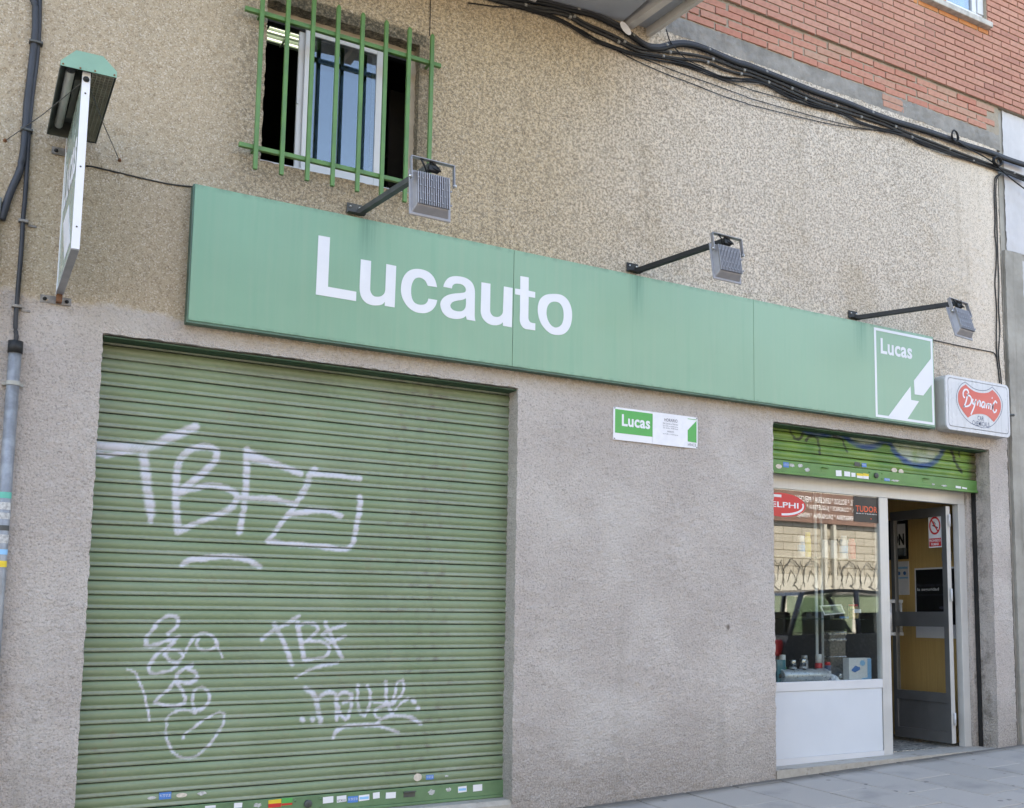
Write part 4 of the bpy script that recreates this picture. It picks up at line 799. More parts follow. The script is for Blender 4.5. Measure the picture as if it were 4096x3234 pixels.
for s_ in STICKS:
    if s_[3] < 2.478 and s_[2] < 2.396: s_ = s_[:2]+[2.397, s_[3]+(2.397-s_[2])*.3]+s_[4:]
    sticker(ss, s_, .1232 if s_[3] < 2.478 else .1275)
MB().box(7.396, 7.409, .150, .187, .22, 2.73).build('guide_rail', BLACK, ss)
MB().box(SX0+.002, SX0+.022, .165, .205, .22, 2.73).build('guide_rail', BLACK, ss)

# ------------------------------------------------------------------ the long sign board
sg = empty('sign_board', (0, 0, 0), 'long pale green shop sign board lettered Lucauto in white', 'sign')
X0, X1, Z0, Z1, SY = .967, 6.679, 2.843, 3.591, -.07
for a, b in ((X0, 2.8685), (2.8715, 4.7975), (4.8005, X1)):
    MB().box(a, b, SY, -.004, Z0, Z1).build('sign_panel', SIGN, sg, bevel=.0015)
box('edge_trim', (X0-.004, X1+.004, SY+.006, -.002, Z0-.012, Z0-.0005), SIGNEDGE, sg)
box('edge_trim', (X0-.008, X0-.0005, SY+.004, -.002, Z0-.012, Z1), SIGNEDGE, sg)
for g in LETTERS:
    loops = [spline([tuple(p) for p in l], True, 5, 48) for l in g]
    MB().prism(loops, SY-.0022, SY-.0002).build('letter', LETTER, sg)
fr = [[(6.008, 3.569), (6.667, 3.569), (6.667, 2.858), (6.008, 2.858)], [(6.029, 3.548), (6.646, 3.548), (6.646, 2.877), (6.029, 2.877)]]
MB().prism(fr, SY-.0022, SY-.0002).build('emblem_frame', LETTER, sg)
MB().prism([[(6.6455, 3.404), (6.442, 3.197), (6.447, 3.085), (6.545, 3.087), (6.6455, 3.190)]], SY-.0022, SY-.0002).build('emblem_arrow', LETTER, sg)
MB().prism([[(6.401, 3.144), (6.148, 2.8775), (6.358, 2.8775), (6.493, 3.034), (6.403, 3.035)]], SY-.0022, SY-.0002).build('emblem_arrow', LETTER, sg)
def bold_word(word, parent, x0, x1, z0, z1, y, m):
    """chunky rounded lettering for L u c a s from the board's own letter outlines"""
    src = {'L': LETTERS[0], 'u': LETTERS[1], 'c': LETTERS[2], 'a': LETTERS[3]}
    return text('lettering', word, m, parent, x0, x1, z0, z1, y, .026, space=1.04)
bold_word('Lucas', sg, 6.077, 6.429, 3.368, 3.494, SY-.0015, LETTER)

# ------------------------------------------------------------------ notice board with opening hours
nbd = empty('notice_board', (0, 0, 0), 'small white notice board with green block and opening hours on the bare wall', 'sign')
nbd.location = (3.995, -.010, 2.574); nbd.rotation_euler = (0, R(.12), 0)
def nx(a): return a-3.995
def nz(a): return a-2.574
box('board', (nx(3.649), nx(4.339), -.002, .004, nz(2.464), nz(2.684)), PAPER, nbd, bevel=.001)
box('green_block', (nx(3.662), nx(3.961), -.0032, -.0022, nz(2.511), nz(2.670)), VGREEN, nbd)
text('lettering', 'Lucas', LETTER, nbd, nx(3.714), nx(3.940), nz(2.560), nz(2.641), -.0042, .028, space=1.04)
box('paper_sheet', (nx(3.961), nx(4.252), -.0046, -.0034, nz(2.463), nz(2.681)), plain('hours_paper', (.76, .76, .80), .6, var=.04, nscale=18), nbd)
for body, a, b, c, d in (('HORARIO', 4.055, 4.165, 2.628, 2.650), ('De Lunes a Viernes', 4.045, 4.170, 2.609, 2.620), ('De 9:00 a 14:00 horas', 4.045, 4.170, 2.593, 2.602), ('De 16:30 a 19:30 horas', 4.045, 4.170, 2.579, 2.588), ('SABADOS', 4.078, 4.135, 2.556, 2.566), ('De 9:00 a 13:30 horas', 4.045, 4.170, 2.538, 2.546)):
    text('lettering', body, INK, nbd, nx(a), nx(b), nz(c), nz(d), -.0056)
MB().prism([[(nx(4.253), nz(2.508)), (nx(4.329), nz(2.505)), (nx(4.329), nz(2.660)), (nx(4.253), nz(2.586))]], -.0032, -.0022).build('green_block', VGREEN, nbd)
box('green_block', (nx(4.254), nx(4.331), -.0032, -.0022, nz(2.665), nz(2.669)), VGREEN, nbd)
text('lettering', 'MANCE', INK, nbd, nx(4.238), nx(4.326), nz(2.478), nz(2.497), -.0029)
box('paper_edge', (nx(4.225), nx(4.252), -.0052, -.0047, nz(2.463), nz(2.505)), PAPER, nbd)
for a, c in ((3.658, 2.676), (3.658, 2.472), (4.331, 2.676), (4.331, 2.472)):
    lathe('screw', [(0, -.003), (.004, -.002), (.004, 0), (0, 0)], DKGREY, nbd, (nx(a), -.003, nz(c)), 8, 'Y')

# ------------------------------------------------------------------ box sign
bs = empty('box_sign', (0, 0, 0), 'white plastic light box with a red badge reading Dynamic car chemicals', 'sign')
xa, xb, za, zb = 6.752, 7.543, 2.829, 3.281
LB = plain('light_box_grey', (0.42, 0.42, 0.41), 0.4, var=0.06, nscale=6, dirt=0.25, streak=.3)
LF = plain('light_box_face', (0.57, 0.575, 0.60), 0.3, var=0.04, nscale=5, streak=.22)
MB().prism([rounded(xa, xb, za, zb, .045)], -.105, -.004).build('case', LB, bs, bevel=.004)
MB().prism([rounded(xa, xb, za, zb, .045), rounded(xa+.028, xb-.020, za+.028, zb-.020, .03)], -.120, -.1055).build('face_rim', LF, bs, bevel=.004)
MB().prism([rounded(xa+.034, xb-.024, za+.034, zb-.024, .028)], -.1195, -.1055).build('face', LF, bs, bevel=.003)
red = spline([tuple(p) for p in DYN['red']], True, 4, 40)
MB().prism([red], -.1212, -.1198).build('badge', SALMON, bs)
MB().ribbon(spline([tuple(p) for p in DYN['ring']], False, 5, 50), .0045, -.1205).build('badge_ring', NAVY, bs)
sb = MB()
for l in DYN['script']: sb.ribbon(spline([tuple(p) for p in l], False, 5, 80) if len(l) > 2 else [tuple(p) for p in l], .014, -.1220)
sb.build('script_lettering', LETTER, bs)
text('lettering', 'CAR', NAVY, bs, 7.133, 7.208, 2.939, 2.978, -.1203, .004, space=1.1)
text('lettering', 'CHEMICALS', NAVY, bs, 7.066, 7.275, 2.893, 2.933, -.1203, .004, space=1.08)
ML = MB().tube([(7.545, -.03, 3.045), (7.60, -.035, 3.045), (7.70, -.04, 3.055)], .012, 8); ML.build('side_bolt', DKGREY, bs)

# ------------------------------------------------------------------ floodlights
def floodlight(base, tip, tilt, yaw, label, arm_m, sh=(0, 0, 0)):
    root = empty('floodlight', base, label, 'floodlight', 'floodlights on arms above the sign board')
    b = Vector(base); t = Vector(tip)-b
    MB().box(-.075, .015, -.008, .0, -.012, .05).box(-.075, .03, -.045, -.006, -.016, -.012).build('wall_plate', arm_m, root, bevel=.002)
    for dx in (-.055, .0): lathe('bolt', [(0, -.006), (.006, -.006), (.007, 0), (0, 0)], STEEL, root, (dx, -.009, .028), 8, 'Y')
    d = t.normalized(); side = d.cross(Vector((0, 0, 1))).normalized(); upv = side.cross(d)
    m = MB(); w_ = .0165
    vs = [Vector((0, 0, 0))+side*a*w_+upv*c*w_ for a, c in ((-1, -1), (1, -1), (1, 1), (-1, 1))]; vs += [t+d*.0+side*a*w_+upv*c*w_ for a, c in ((-1, -1), (1, -1), (1, 1), (-1, 1))]
    m.add(vs, [(0, 1, 5, 4), (1, 2, 6, 5), (2, 3, 7, 6), (3, 0, 4, 7), (3, 2, 1, 0), (4, 5, 6, 7)]); m.build('arm', arm_m, root, bevel=.002)
    # lamp head, hung below the arm's end: origin at the crossbar
    hd = MB(); hd.box(-.105, .105, .028, .038, -.270, -.040).build('flange', FLOOD, None, bevel=.005)
    flange = col.objects[-1]
    prof = []
    back = MB(); a0, a1 = (-.092, .092, -.256, -.054), (-.079, .079, -.230, -.064)
    back.add([(a0[0], .028, a0[2]), (a0[1], .028, a0[2]), (a0[1], .028, a0[3]), (a0[0], .028, a0[3]), (a1[0], -.006, a1[2]), (a1[1], -.006, a1[2]), (a1[1], -.006, a1[3]), (a1[0], -.006, a1[3])],
             [(0, 1, 5, 4), (1, 2, 6, 5), (2, 3, 7, 6), (3, 0, 4, 7), (4, 5, 6, 7)]); housing = back.build('housing', FLOOD, None, bevel=.004)
    parts = [flange, housing]
    for k in range(15):
        x = -.077+k*.011
        parts.append(MB().box(x-.0022, x+.0022, -.020, -.004, -.227, -.067).build('fin', FLOOD, None))
    kn = MB()
    for r_ in range(4):
        for k in range(0, 15, 2):
            x = -.077+(k+(r_ % 2))*.011; z = -.10-r_*.036; kn.box(x-.0035, x+.0035, -.0225, -.015, z-.0035, z+.0035)
    kb_ = kn.build('boss', FLOOD, None); kb_['kind'] = 'stuff'; parts.append(kb_); lensm = MB().box(-.09, .09, .0405, .044, -.255, -.053).build('lens', WHITE, None); parts.append(lensm)
    yk = MB().box(-.110, -.106, -.018, .006, -.105, .002).box(.106, .110, -.018, .006, -.105, .002).box(-.110, .110, -.018, .006, .0025, .006).build('yoke', FLOOD, None)
    parts.append(yk)
    for sx in (-1, 1): parts.append(lathe('pivot_bolt', [(0, -.008), (.008, -.008), (.008, .008), (0, .008)], STEEL, None, (sx*.112, -.006, -.096), 10, 'X'))
    cabm = MB().tube(spline([(-.02, .01, -.055), (-.05, -.02, -.03), (-.06, -.01, .0), (-.02, 0, .012), (.02, -.01, -.02), (.035, -.02, -.045), (.0, -.01, -.03), (-.01, 0, 0)], sub=5), .0045, 6).build('cable', CABLE, None, smooth=True)
    parts.append(cabm); jb = MB().box(-.02, .035, -.012, .016, -.045, -.018).build('junction', BLACK, None, bevel=.004); parts.append(jb)
    Rm = Matrix.Rotation(yaw, 4, 'Z') @ Matrix.Rotation(tilt, 4, 'X'); T = Matrix.Translation(t+Vector((0, 0, -.002))+Vector(sh)) @ Matrix.Scale(1.09, 4)
    for o in parts:
        o.parent = root; o.matrix_local = T @ Rm @ Matrix.Translation(o.location)
    return root
floodlight((1.884, -.012, 3.640), (1.977, -.92, 3.618), R(-5), 0, 'grey finned floodlight on a worn arm, partly over the barred window', DKGREY, (-.006, 0, .014))
floodlight((3.819, -.012, 3.640), (4.085, -.70, 3.705), R(-10), R(1), 'grey finned floodlight on a black arm over the middle of the sign board', BLACK, (-.028, 0, .010))
floodlight((5.869, -.012, 3.636), (6.378, -.62, 3.690), R(-17), R(7), 'grey finned floodlight on a black arm nearest the red badge light box', BLACK, (-.055, 0, -.004))

# ------------------------------------------------------------------ window grille
gr = empty('window_grille', (0, 0, 0), 'green painted steel bars standing off the office window', 'window bars')
tops = [5.02, 5.0, 4.985, 4.826, 4.826, 4.824, 4.826, 4.827]; xs = [1.2645, 1.407, 1.550, 1.694, 1.839, 1.983, 2.128, 2.274]
for x, t in zip(xs, tops):
    MB().box(x-.0115, x+.0115, -.114, -.092, 3.729, t-.014).add([(x-.0115, -.114, t-.014), (x+.0115, -.114, t-.014), (x+.0115, -.092, t-.014), (x-.0115, -.092, t-.014), (x-.006, -.108, t), (x+.006, -.108, t), (x+.006, -.098, t), (x-.006, -.098, t)], [(0, 1, 5, 4), (1, 2, 6, 5), (2, 3, 7, 6), (3, 0, 4, 7), (4, 5, 6, 7)]).build('bar', GRILLE, gr, bevel=.002)
for a, b, z in ((1.176, 2.342, 4.651), (1.178, 2.345, 3.862)):
    box('rail', (a, b, -.0915, -.066, z-.0125, z+.0125), GRILLE, gr, bevel=.002)
    for x in (1.2645, 2.274): box('stay', (x-.006, x+.006, -.066, .01, z-.006, z+.006), GRILLE, gr)

# ------------------------------------------------------------------ projecting sign with lamp housing
ps = empty('projecting_sign', (0, 0, 0), 'narrow white edged square sign sticking out from the wall below a green lamp hood', 'sign')
PFACE = plain('projecting_face', (0.36, 0.45, 0.40), 0.2, var=0.05, nscale=5, streak=.3)
box('panel', (.349, .374, -.820, -.045, 2.895, 3.685), PFACE, ps)
boxes('frame', [(.345, .378, -.835, -.815, 2.885, 3.70), (.345, .378, -.05, -.03, 2.885, 3.70)], LETTER, ps, .001)
box('frame', (.345, .378, -.815, -.05, 2.884, 2.897), plain('grey_bottom_rail', (.34, .34, .35), .5, streak=.2), ps)
text('lettering', 'Lucas', LETTER, ps, -.12, -.74, 3.28, 3.52, .3475, .03, plane='X')
MB().prism([[(-.70, 2.95), (-.42, 2.95), (-.2, 3.2), (-.48, 3.2)]], .3468, .3485, lambda a, d, b: (d, a, b)).build('emblem_arrow', LETTER, ps)
for z in (2.985, 3.26, 3.60): lathe('screw', [(0, -.003), (.004, -.002), (.004, 0), (0, 0)], DKGREY, ps, (.361, -.8355, z), 8, 'Y')
HOOD = plain('hood_green', (0.20, 0.36, 0.27), 0.5, var=0.08, nscale=8, dirt=0.2)
HIN = plain('hood_inside', (0.10, 0.105, 0.09), 0.7, var=0.2, nscale=8, dirt=.4)
hood = [(.255, 3.689), (.255, 3.711), (.313, 3.775), (.421, 3.778), (.480, 3.722), (.480, 3.694)]
MB().prism([hood], -.864, -.860).build('hood_end', HOOD, ps)
for hx_, hz_ in ((.265, 3.697), (.333, 3.697), (.392, 3.700), (.470, 3.703)): lathe('screw', [(0, -.003), (.004, -.002), (.004, 0), (0, 0)], RUST, ps, (hx_, -.8645, hz_), 8, 'Y')
MB().prism([hood], -.070, -.066).build('hood_end', HIN, ps)
hb = MB(); n = len(hood)
for i in range(n-1):
    a, b = hood[i], hood[i+1]; hb.add([(a[0], -.86, a[1]), (b[0], -.86, b[1]), (b[0], -.068, b[1]), (a[0], -.068, a[1])], [(0, 1, 2, 3)])
ho = hb.build('hood', HIN, ps); md = ho.modifiers.new('thick', 'SOLIDIFY'); md.thickness = .003
LT = plain('tube_off', (.42, .44, .42), .35, var=.06)
MB().tube([(.300, -.80, 3.712), (.300, -.16, 3.712)], .019, 12).build('tube', LT, ps, smooth=True)
MB().tube([(.300, -.84, 3.712), (.300, -.80, 3.712)], .021, 12).build('tube_holder', BLACK, ps, smooth=True)
box('ballast', (.325, .347, -.70, -.25, 3.715, 3.745), HIN, ps)
gd = MB()
for k in range(30): gd.box(.383, .470, -.845+k*.026, -.8425+k*.026, 3.694, 3.704)
for k in range(6): gd.box(.385+k*.017, .3872+k*.017, -.85, -.08, 3.6945, 3.7035)
g_ = gd.build('louvre_grid', plain('grid_metal', (.30, .29, .23), .6), ps); g_['kind'] = 'stuff'
MB().tube([(.361, -.836, 3.665), (.361, -.850, 3.662)], [.014, .008], 10).build('wire_knob', BLACK, ps, smooth=True)
for p in ((.079, 0, 3.635), (.600, 0, 3.658)):
    MB().tube([(.361, -.842, 3.664), ((.361+p[0])/2, -.42, (3.664+p[2])/2-.012), p], .0022, 6).build('guy_wire', DKGREY, ps)
    lathe('wire_anchor', [(0, -.02), (.006, -.02), (.010, 0), (0, 0)], RUST, ps, p, 8, 'Y')
for z, a, b in ((2.862, .279, .418), (3.637, .285, .43)):
    MB().box(a, b, -.010, -.002, z-.020, z+.020).build('wall_plate', BRACKET, ps, bevel=.002)
    for x in (a+.02, b-.02): lathe('bolt', [(0, -.012), (.008, -.010), (.010, 0), (0, 0)], BLACK, ps, (x, -.010, z), 10, 'Y')
    box('stub', (.348, .374, -.055, -.009, z-.016, z+.03), RUST, ps)

# ------------------------------------------------------------------ cables
def cable(pts, y, r, m, label, grp=None, parts=None, wob=0.0, clip=None, name='cable', seed=0):
    g = random.Random(seed); P = [Vector((p[0], y+g.uniform(-wob, wob), p[1])) for p in pts]
    P2 = spline(P, sub=4, corner=80)
    o = MB().tube(P2, r, 8).build(name, m, None, smooth=True); tag(o, label, 'cable', grp)
    if clip:
        for k in range(clip[0], len(P2)-1, clip[1]):
            p = Vector(P2[k]); d = (Vector(P2[k+1])-p).normalized(); c_ = MB().tube([p-d*.009, p+d*.009], r*1.25+.0012, 8).build('cable_clip', CLIP, o, smooth=True)
    return o
def off(pts, dx, dz): return [(p[0]+dx, p[1]+dz) for p in pts]
A = CAB['A']
cable(off(A, 0, .020), -.026, .0085, CABLEB, 'uppermost slim cable of the thick bundle under the brick', 'cables clipped along the wall', seed=1)
cable(off(A, 0, .004), -.032, .0095, CABLEB, 'second cable of the thick bundle under the brick', 'cables clipped along the wall', clip=(10, 14), seed=2)
cable(off(A, 0, -.016), -.036, .0145, CABLE, 'thickest black cable of the bundle under the brick', 'cables clipped along the wall', seed=3)
cable(CAB['B'], -.026, .0105, CABLED, 'dusty black cable held by pale clips just under the thick bundle', 'cables clipped along the wall', clip=(6, 8), seed=4)
cable(CAB['B2'], -.022, .0105, CABLED, 'second dusty clipped cable, below its twin under the thick bundle', 'cables clipped along the wall', clip=(9, 8), seed=5)
for k, (dz, r_, yy) in enumerate(((.012, .0055, -.02), (.003, .006, -.028), (-.006, .005, -.022), (-.013, .0055, -.03))):
    cable([(p[0], p[1]+dz+.006*math.sin(i*1.7+k*2)) for i, p in enumerate(CAB['C'])], yy, r_, CABLE, ('topmost', 'second', 'third', 'lowest')[k]+' thin black cable within the lowest strapped bundle along the wall', 'thin cables of the lowest bundle', wob=.003, seed=10+k)
cable(CAB['D'], -.018, .004, CABLE, 'thin cable leaving the bundle above the sign towards the barred window', seed=20)
cable(CAB['E'], -.015, .0032, CABLE, 'lowest of the loose sagging wires under the cable bundle', seed=21)
cable(CAB['F'], -.015, .0030, CABLE, 'middle of the loose sagging wires under the cable bundle', seed=22)
cable(CAB['G'], -.015, .0030, CABLE, 'loose sagging wire closest under the cable bundle', seed=23)
cable(CAB['H'], -.045, .0040, CABLE, 'short wire dropping from the balcony beam across the bundle', seed=24)
tag(MB().prism([[(3.70+.055*math.cos(R(a))*.75+.02*math.sin(R(a)), 5.335+.022*math.sin(R(a))-.035*math.cos(R(a))) for a in range(0, 360, 30)]], -.056, -.053).build('cable_label', PAPER, None), 'small white oval tag tied on the cable bundle by the balcony beam', 'tag')
def coil(c, r, n, label, tiltv):
    pts = []
    for k in range(n*16+1):
        a = 2*math.pi*k/16; rr = r*(1+.10*math.sin(k*.7)); pts.append(Vector((c[0]+rr*math.cos(a)*tiltv, c[1]-.004*(k/16), c[2]+rr*math.sin(a))))
    tag(MB().tube(pts, .0055, 7).build('cable_coil', CABLE, None, smooth=True), label, 'cable coil')
coil((7.04, -.045, 5.400), .055, 4, 'upright coil of spare black cable on the bundle under the grey band', .7)
coil((7.565, -.055, 5.300), .036, 6, 'small tight coil of spare cable where the bundle reaches the white wall', 1.5)
cable([(7.06, 5.37), (7.2, 5.34), (7.4, 5.315), (7.55, 5.28), (7.75, 5.20), (8.1, 5.10), (8.6, 4.95)], -.05, .006, CABLE, 'spare cable tail running from the upright coil to the white wall', seed=30)
for k, l in enumerate(('thin black cable running down the wall edge, closest to the floodlight', 'middle thin cable running down the edge of the render', 'thin cable hanging in the gap beside the grey pier')):
    cable(CABR[k], -.012 if k < 2 else .02, .0055 if k < 2 else .005, CABLED if k else CABLE, l, 'thin cables down the wall edge', wob=.004, seed=40+k)
cable(CABL['main'], -.024, .0175, CABLEB, 'thick blue grey cable down the wall beside the lamp hood', seed=50)
cable(CABL['sec'], -.020, .0105, CABLEB, 'thinner of the two blue grey cables beside the lamp hood', seed=51)
for x, z, w_ in ((.182, 4.170, .062), (.168, 3.702, .055)):
    tag(MB().box(x-w_/2, x+w_/2, -.048, -.004, z-.006, z+.006).build('cable_bracket', DKGREY, None, bevel=.002), 'dark clamp on the paired cables, %s' % ('higher than the lamp hood' if z > 4 else 'level with the foot of the lamp hood'), 'bracket')
for x, z in ((.182, 3.235), (.180, 2.80)):
    tag(MB().box(x-.022, x+.022, -.036, -.004, z-.007, z+.007).box(x+.02, x+.06, -.012, -.004, z-.02, z-.008).build('cable_bracket', BRACKET, None, bevel=.002), 'small clamp on the thin cable %s' % ('by the projecting sign' if z > 3 else 'above the steel conduit'), 'bracket')
cable(THIN['left'], -.008, .0045, CABLED, 'thin wire stapled from the projecting sign to the long sign board', seed=52)
cable(THIN['right'], -.010, .0045, CABLED, 'thin wire stapled from the end of the sign board to the wall edge', seed=53)
cable(THIN['drop'], -.010, .0028, CABLE, 'hairline wire hanging beside the end bar of the window grille', seed=54)
pc = empty('conduit_pipe', (0, 0, 0), 'grey steel conduit pipe covered with stickers at the corner of the wall', 'pipe')
MB().tube([(.186, -.040, 2.560), (.186, -.040, .02)], .0285, 16).build('pipe', PIPE, pc, smooth=True)
MB().tube([(.186, -.040, 2.620), (.186, -.040, 2.560)], .033, 16).build('cap', BLACK, pc, smooth=True)
MB().tube([(.186, -.040, 2.420), (.186, -.040, 2.400)], .032, 16).box(.14, .232, -.02, -.002, 2.402, 2.416).build('clamp', PVC, pc)
def pipe_sticker(z0, z1, m):
    b = MB(); n_ = 8
    vs = [(.186+.0292*math.sin(R(a)), -.040-.0292*math.cos(R(a)), z) for z in (z0, z1) for a in np.linspace(-70, 70, n_)]
    b.add(vs, [(i, i+1, n_+i+1, n_+i) for i in range(n_-1)]); b.build('sticker', m, pc)
for z0, z1, m in ((1.845, 1.875, TURQ), (1.79, 1.825, TORN), (1.745, 1.775, TORN), (1.69, 1.715, DKGREY), (1.63, 1.67, TORN), (1.575, 1.60, LBLUE), (1.515, 1.545, YELLOW)): pipe_sticker(z0, z1, m)
pc2 = empty('conduit_pipe', (0, 0, 0), 'short pale plastic conduit taking the thick cable by the corner', 'pipe')
MB().tube([(.062, -.030, 3.33), (.058, -.030, 3.14)], .021, 12).build('sleeve', PVC, pc2, smooth=True)
MB().tube([(.056, -.030, 3.14), (.050, -.030, 2.2)], .024, 12).build('pipe', PVC, pc2, smooth=True)
cable([(.15, 4.9), (.152, 4.62), (.15, 4.4)], -.024, .0175, CABLEB, 'upper run of thick cable above the visible clamp') if 0 else None

# ------------------------------------------------------------------ shop front
sf = empty('shop_window', (0, 0, 0), 'white aluminium shop front with a display window over a plain panel', 'shop window')
y = .22
MB().box(5.03, 7.342, y, y+.05, 2.276, 2.42).build('head_rail', ALUG, sf, bevel=.002)
MB().box(6.323, 6.420, y-.004, y+.055, .226, 2.275).build('mullion', ALUG, sf, bevel=.003)
MB().box(5.03, 5.10, y, y+.05, .215, 2.275).build('stile', ALUG, sf, bevel=.003)
MB().box(7.262, 7.344, y-.004, y+.06, .242, 2.275).build('door_jamb', ALUG, sf, bevel=.003)
MB().box(5.10, 6.322, y-.002, y+.05, .756, .824).build('sill_rail', ALU, sf, bevel=.002)
MB().box(5.10, 6.316, y+.004, y+.03, .268, .755).build('lower_panel', plain('white_panel', (.60, .635, .68), .35, var=.02, nscale=3), sf, bevel=.001)
b = MB(); b.add([(x, yy, z) for x, z0 in ((5.10, .216), (6.322, .222)) for yy, z in ((y-.002, z0), (y-.002, .2675), (y+.05, .2675), (y+.05, z0))], [(0, 1, 5, 4)[::-1], (1, 2, 6, 5)[::-1], (0, 4, 7, 3)[::-1]]); b.build('bottom_rail', ALU, sf)
box('pane', (5.10, 6.323, y+.012, y+.018, .822, 2.278), GLASS_SHOP, sf)
# window stickers on the glass
def ellipse(cx, cz, a, b_, n=40): return [(cx+a*math.cos(2*math.pi*k/n), cz+b_*math.sin(2*math.pi*k/n)) for k in range(n)]
ys = y+.0115
E = DEL
st = empty('sticker', parent=sf)
MB().prism([ellipse(E[0], E[1], E[2], E[3])], ys-.001, ys).build('oval', RED, st)
text('lettering', 'DELPHI', PAPER, st, E[0]-E[2]*.76, E[0]+E[2]*.70, E[1]-E[3]*.22, E[1]+E[3]*.24, ys-.0016, .018)
MB().box(E[0]-E[2]*.5, E[0]-E[2]*.0, ys-.0016, ys-.0012, E[1]+E[3]*.62, E[1]+E[3]*.84).build('white_bar', PAPER, st)
MB().ribbon([(E[0]+E[2]*.90*math.cos(R(t)), E[1]+E[3]*.80*math.sin(R(t))) for t in range(-90, 16, 7)], .016, ys-.0016).build('white_swoosh', PAPER, st)
T = TUD
st = empty('sticker', parent=sf)
MB().prism([rounded(T[0], T[1], T[2], T[3], .012)], ys-.001, ys).build('plate', BLACKP, st)
w_ = T[1]-T[0]; h_ = T[3]-T[2]
text('lettering', 'TUDOR', ORANGER, st, T[0]+w_*.08, T[0]+w_*.91, T[2]+h_*.40, T[2]+h_*.64, ys-.0016, .012, space=1.05)
text('lettering', 'BATTERIES', PAPER, st, T[0]+w_*.10, T[0]+w_*.90, T[2]+h_*.315, T[2]+h_*.35, ys-.0016)
lathe('dot', [(0, -.0005), (.006, -.0005), (.006, 0), (0, 0)], ORANGER, st, (T[0]+w_*.66, ys-.0013, T[2]+h_*.15), 12, 'Y')
text('lettering', 'Exide', PAPER, st, T[0]+w_*.70, T[0]+w_*.90, T[2]+h_*.08, T[2]+h_*.14, ys-.0016) if 0 else None

# threshold and floor of the shop
b = MB(); b.add([(x, yy, z) for x, z in ((SX0, .229), (SX1, .247)) for yy, dz in ((-.006, -.25), (-.006, -.008), (.006, .0), (.30, .0))], [(0, 1, 5, 4)[::-1], (1, 2, 6, 5)[::-1], (2, 3, 7, 6)[::-1]])
b.v = [(x, yy, min(z, 9) if k % 4 else ground_z(x, 0)-.1) for k, (x, yy, z) in enumerate(b.v)]
b.v[2] = (SX0, .006, .229-.012); b.v[3] = (SX0, .30, .216); b.v[6] = (SX1, .006, .2465); b.v[7] = (SX1, .30, .242)
tag(b.build('threshold', WORN), kind='structure')
tag(box('shop_floor', (4.2, 7.6, .30, 5, .1, .241), TERR), kind='structure')
# shop interior
box('room_lining', (7.50, 7.56, 1.36, 5, .24, 2.95), ROOMWALL, bld)
boxes('room_wall', [(4.15, 4.2, .26, 5, .2, 2.95), (4.2, 7.6, 5, 5.05, .2, 2.95), (4.15, 5.03, .235, .26, .2, 2.95), (7.41, 7.6, .236, .26, .2, 2.95)], ROOMWALL, bld)
MB().box(7.50, 7.56, .26, 1.355, .24, 2.95).build('wood_panelling', WOOD, bld)
box('display_plinth', (5.08, 6.34, .275, .78, .24, .80), WHITE, sf)

# ------------------------------------------------------------------ the open door
dr = empty('shop_door', (7.165, .245, 0), 'open glazed aluminium shop door swung inwards against the wood panelling', 'door')
dr.rotation_euler = (0, 0, DOORROT)
HAND = plain('satin_handle', (.60, .60, .60), .3, metal=.25, var=.05)
# local: leaf runs along +Y from the hinge, outer face towards -X
zb_, zt_ = .272, 2.255; L = .66; tx = .022
MB().box(-tx, tx, 0, .055, zb_, zt_).build('hinge_stile', ALUG, dr, bevel=.002)
box('stile_face', (-tx-.002, -tx, .004, .055, zb_, zt_), ALUD, dr)
MB().box(-tx, tx, L-.045, L, zb_, zt_).build('lock_stile', ALUD, dr, bevel=.002)
MB().box(-tx, tx, .055, L-.045, 2.175, zt_).build('top_rail', ALUD, dr, bevel=.002)
MB().box(-tx, tx, .055, L-.045, 1.235, 1.362).build('push_rail', ALUD, dr, bevel=.002)
MB().box(-tx, tx, .055, L-.045, .60, .68).box(-tx, tx, .055, L-.045, zb_, .36).build('bottom_rail', ALUD, dr, bevel=.002)
box('kick_panel', (-.010, .010, .055, L-.045, .36, .60), ALUD, dr)
boxes('pane', [(-.003, .003, .055, L-.045, .68, 1.235), (-.003, .003, .055, L-.045, 1.362, 2.175)], GLASS_DOOR, dr)
for sx in (-1, 1):
    MB().tube([(sx*.062, L-.022, 1.155), (sx*.062, L-.022, 1.465)], .0135, 12).build('handle', HAND, dr, smooth=True)
    boxes('handle_mount', [(min(sx*.078, sx*.02), max(sx*.078, sx*.02), L-.038, L-.006, 1.44, 1.47), (min(sx*.078, sx*.02), max(sx*.078, sx*.02), L-.038, L-.006, 1.15, 1.18)], HAND, dr, .003)
for z in (.42, 1.45, 2.08):
    MB().tube([(.0, -.016, z), (.0, -.016, z+.105)], .0085, 10).build('hinge', ALU, dr, smooth=True)
box('door_closer', (.02, .05, L-.12, L-.02, 1.86, 1.93), DKGREY, dr)
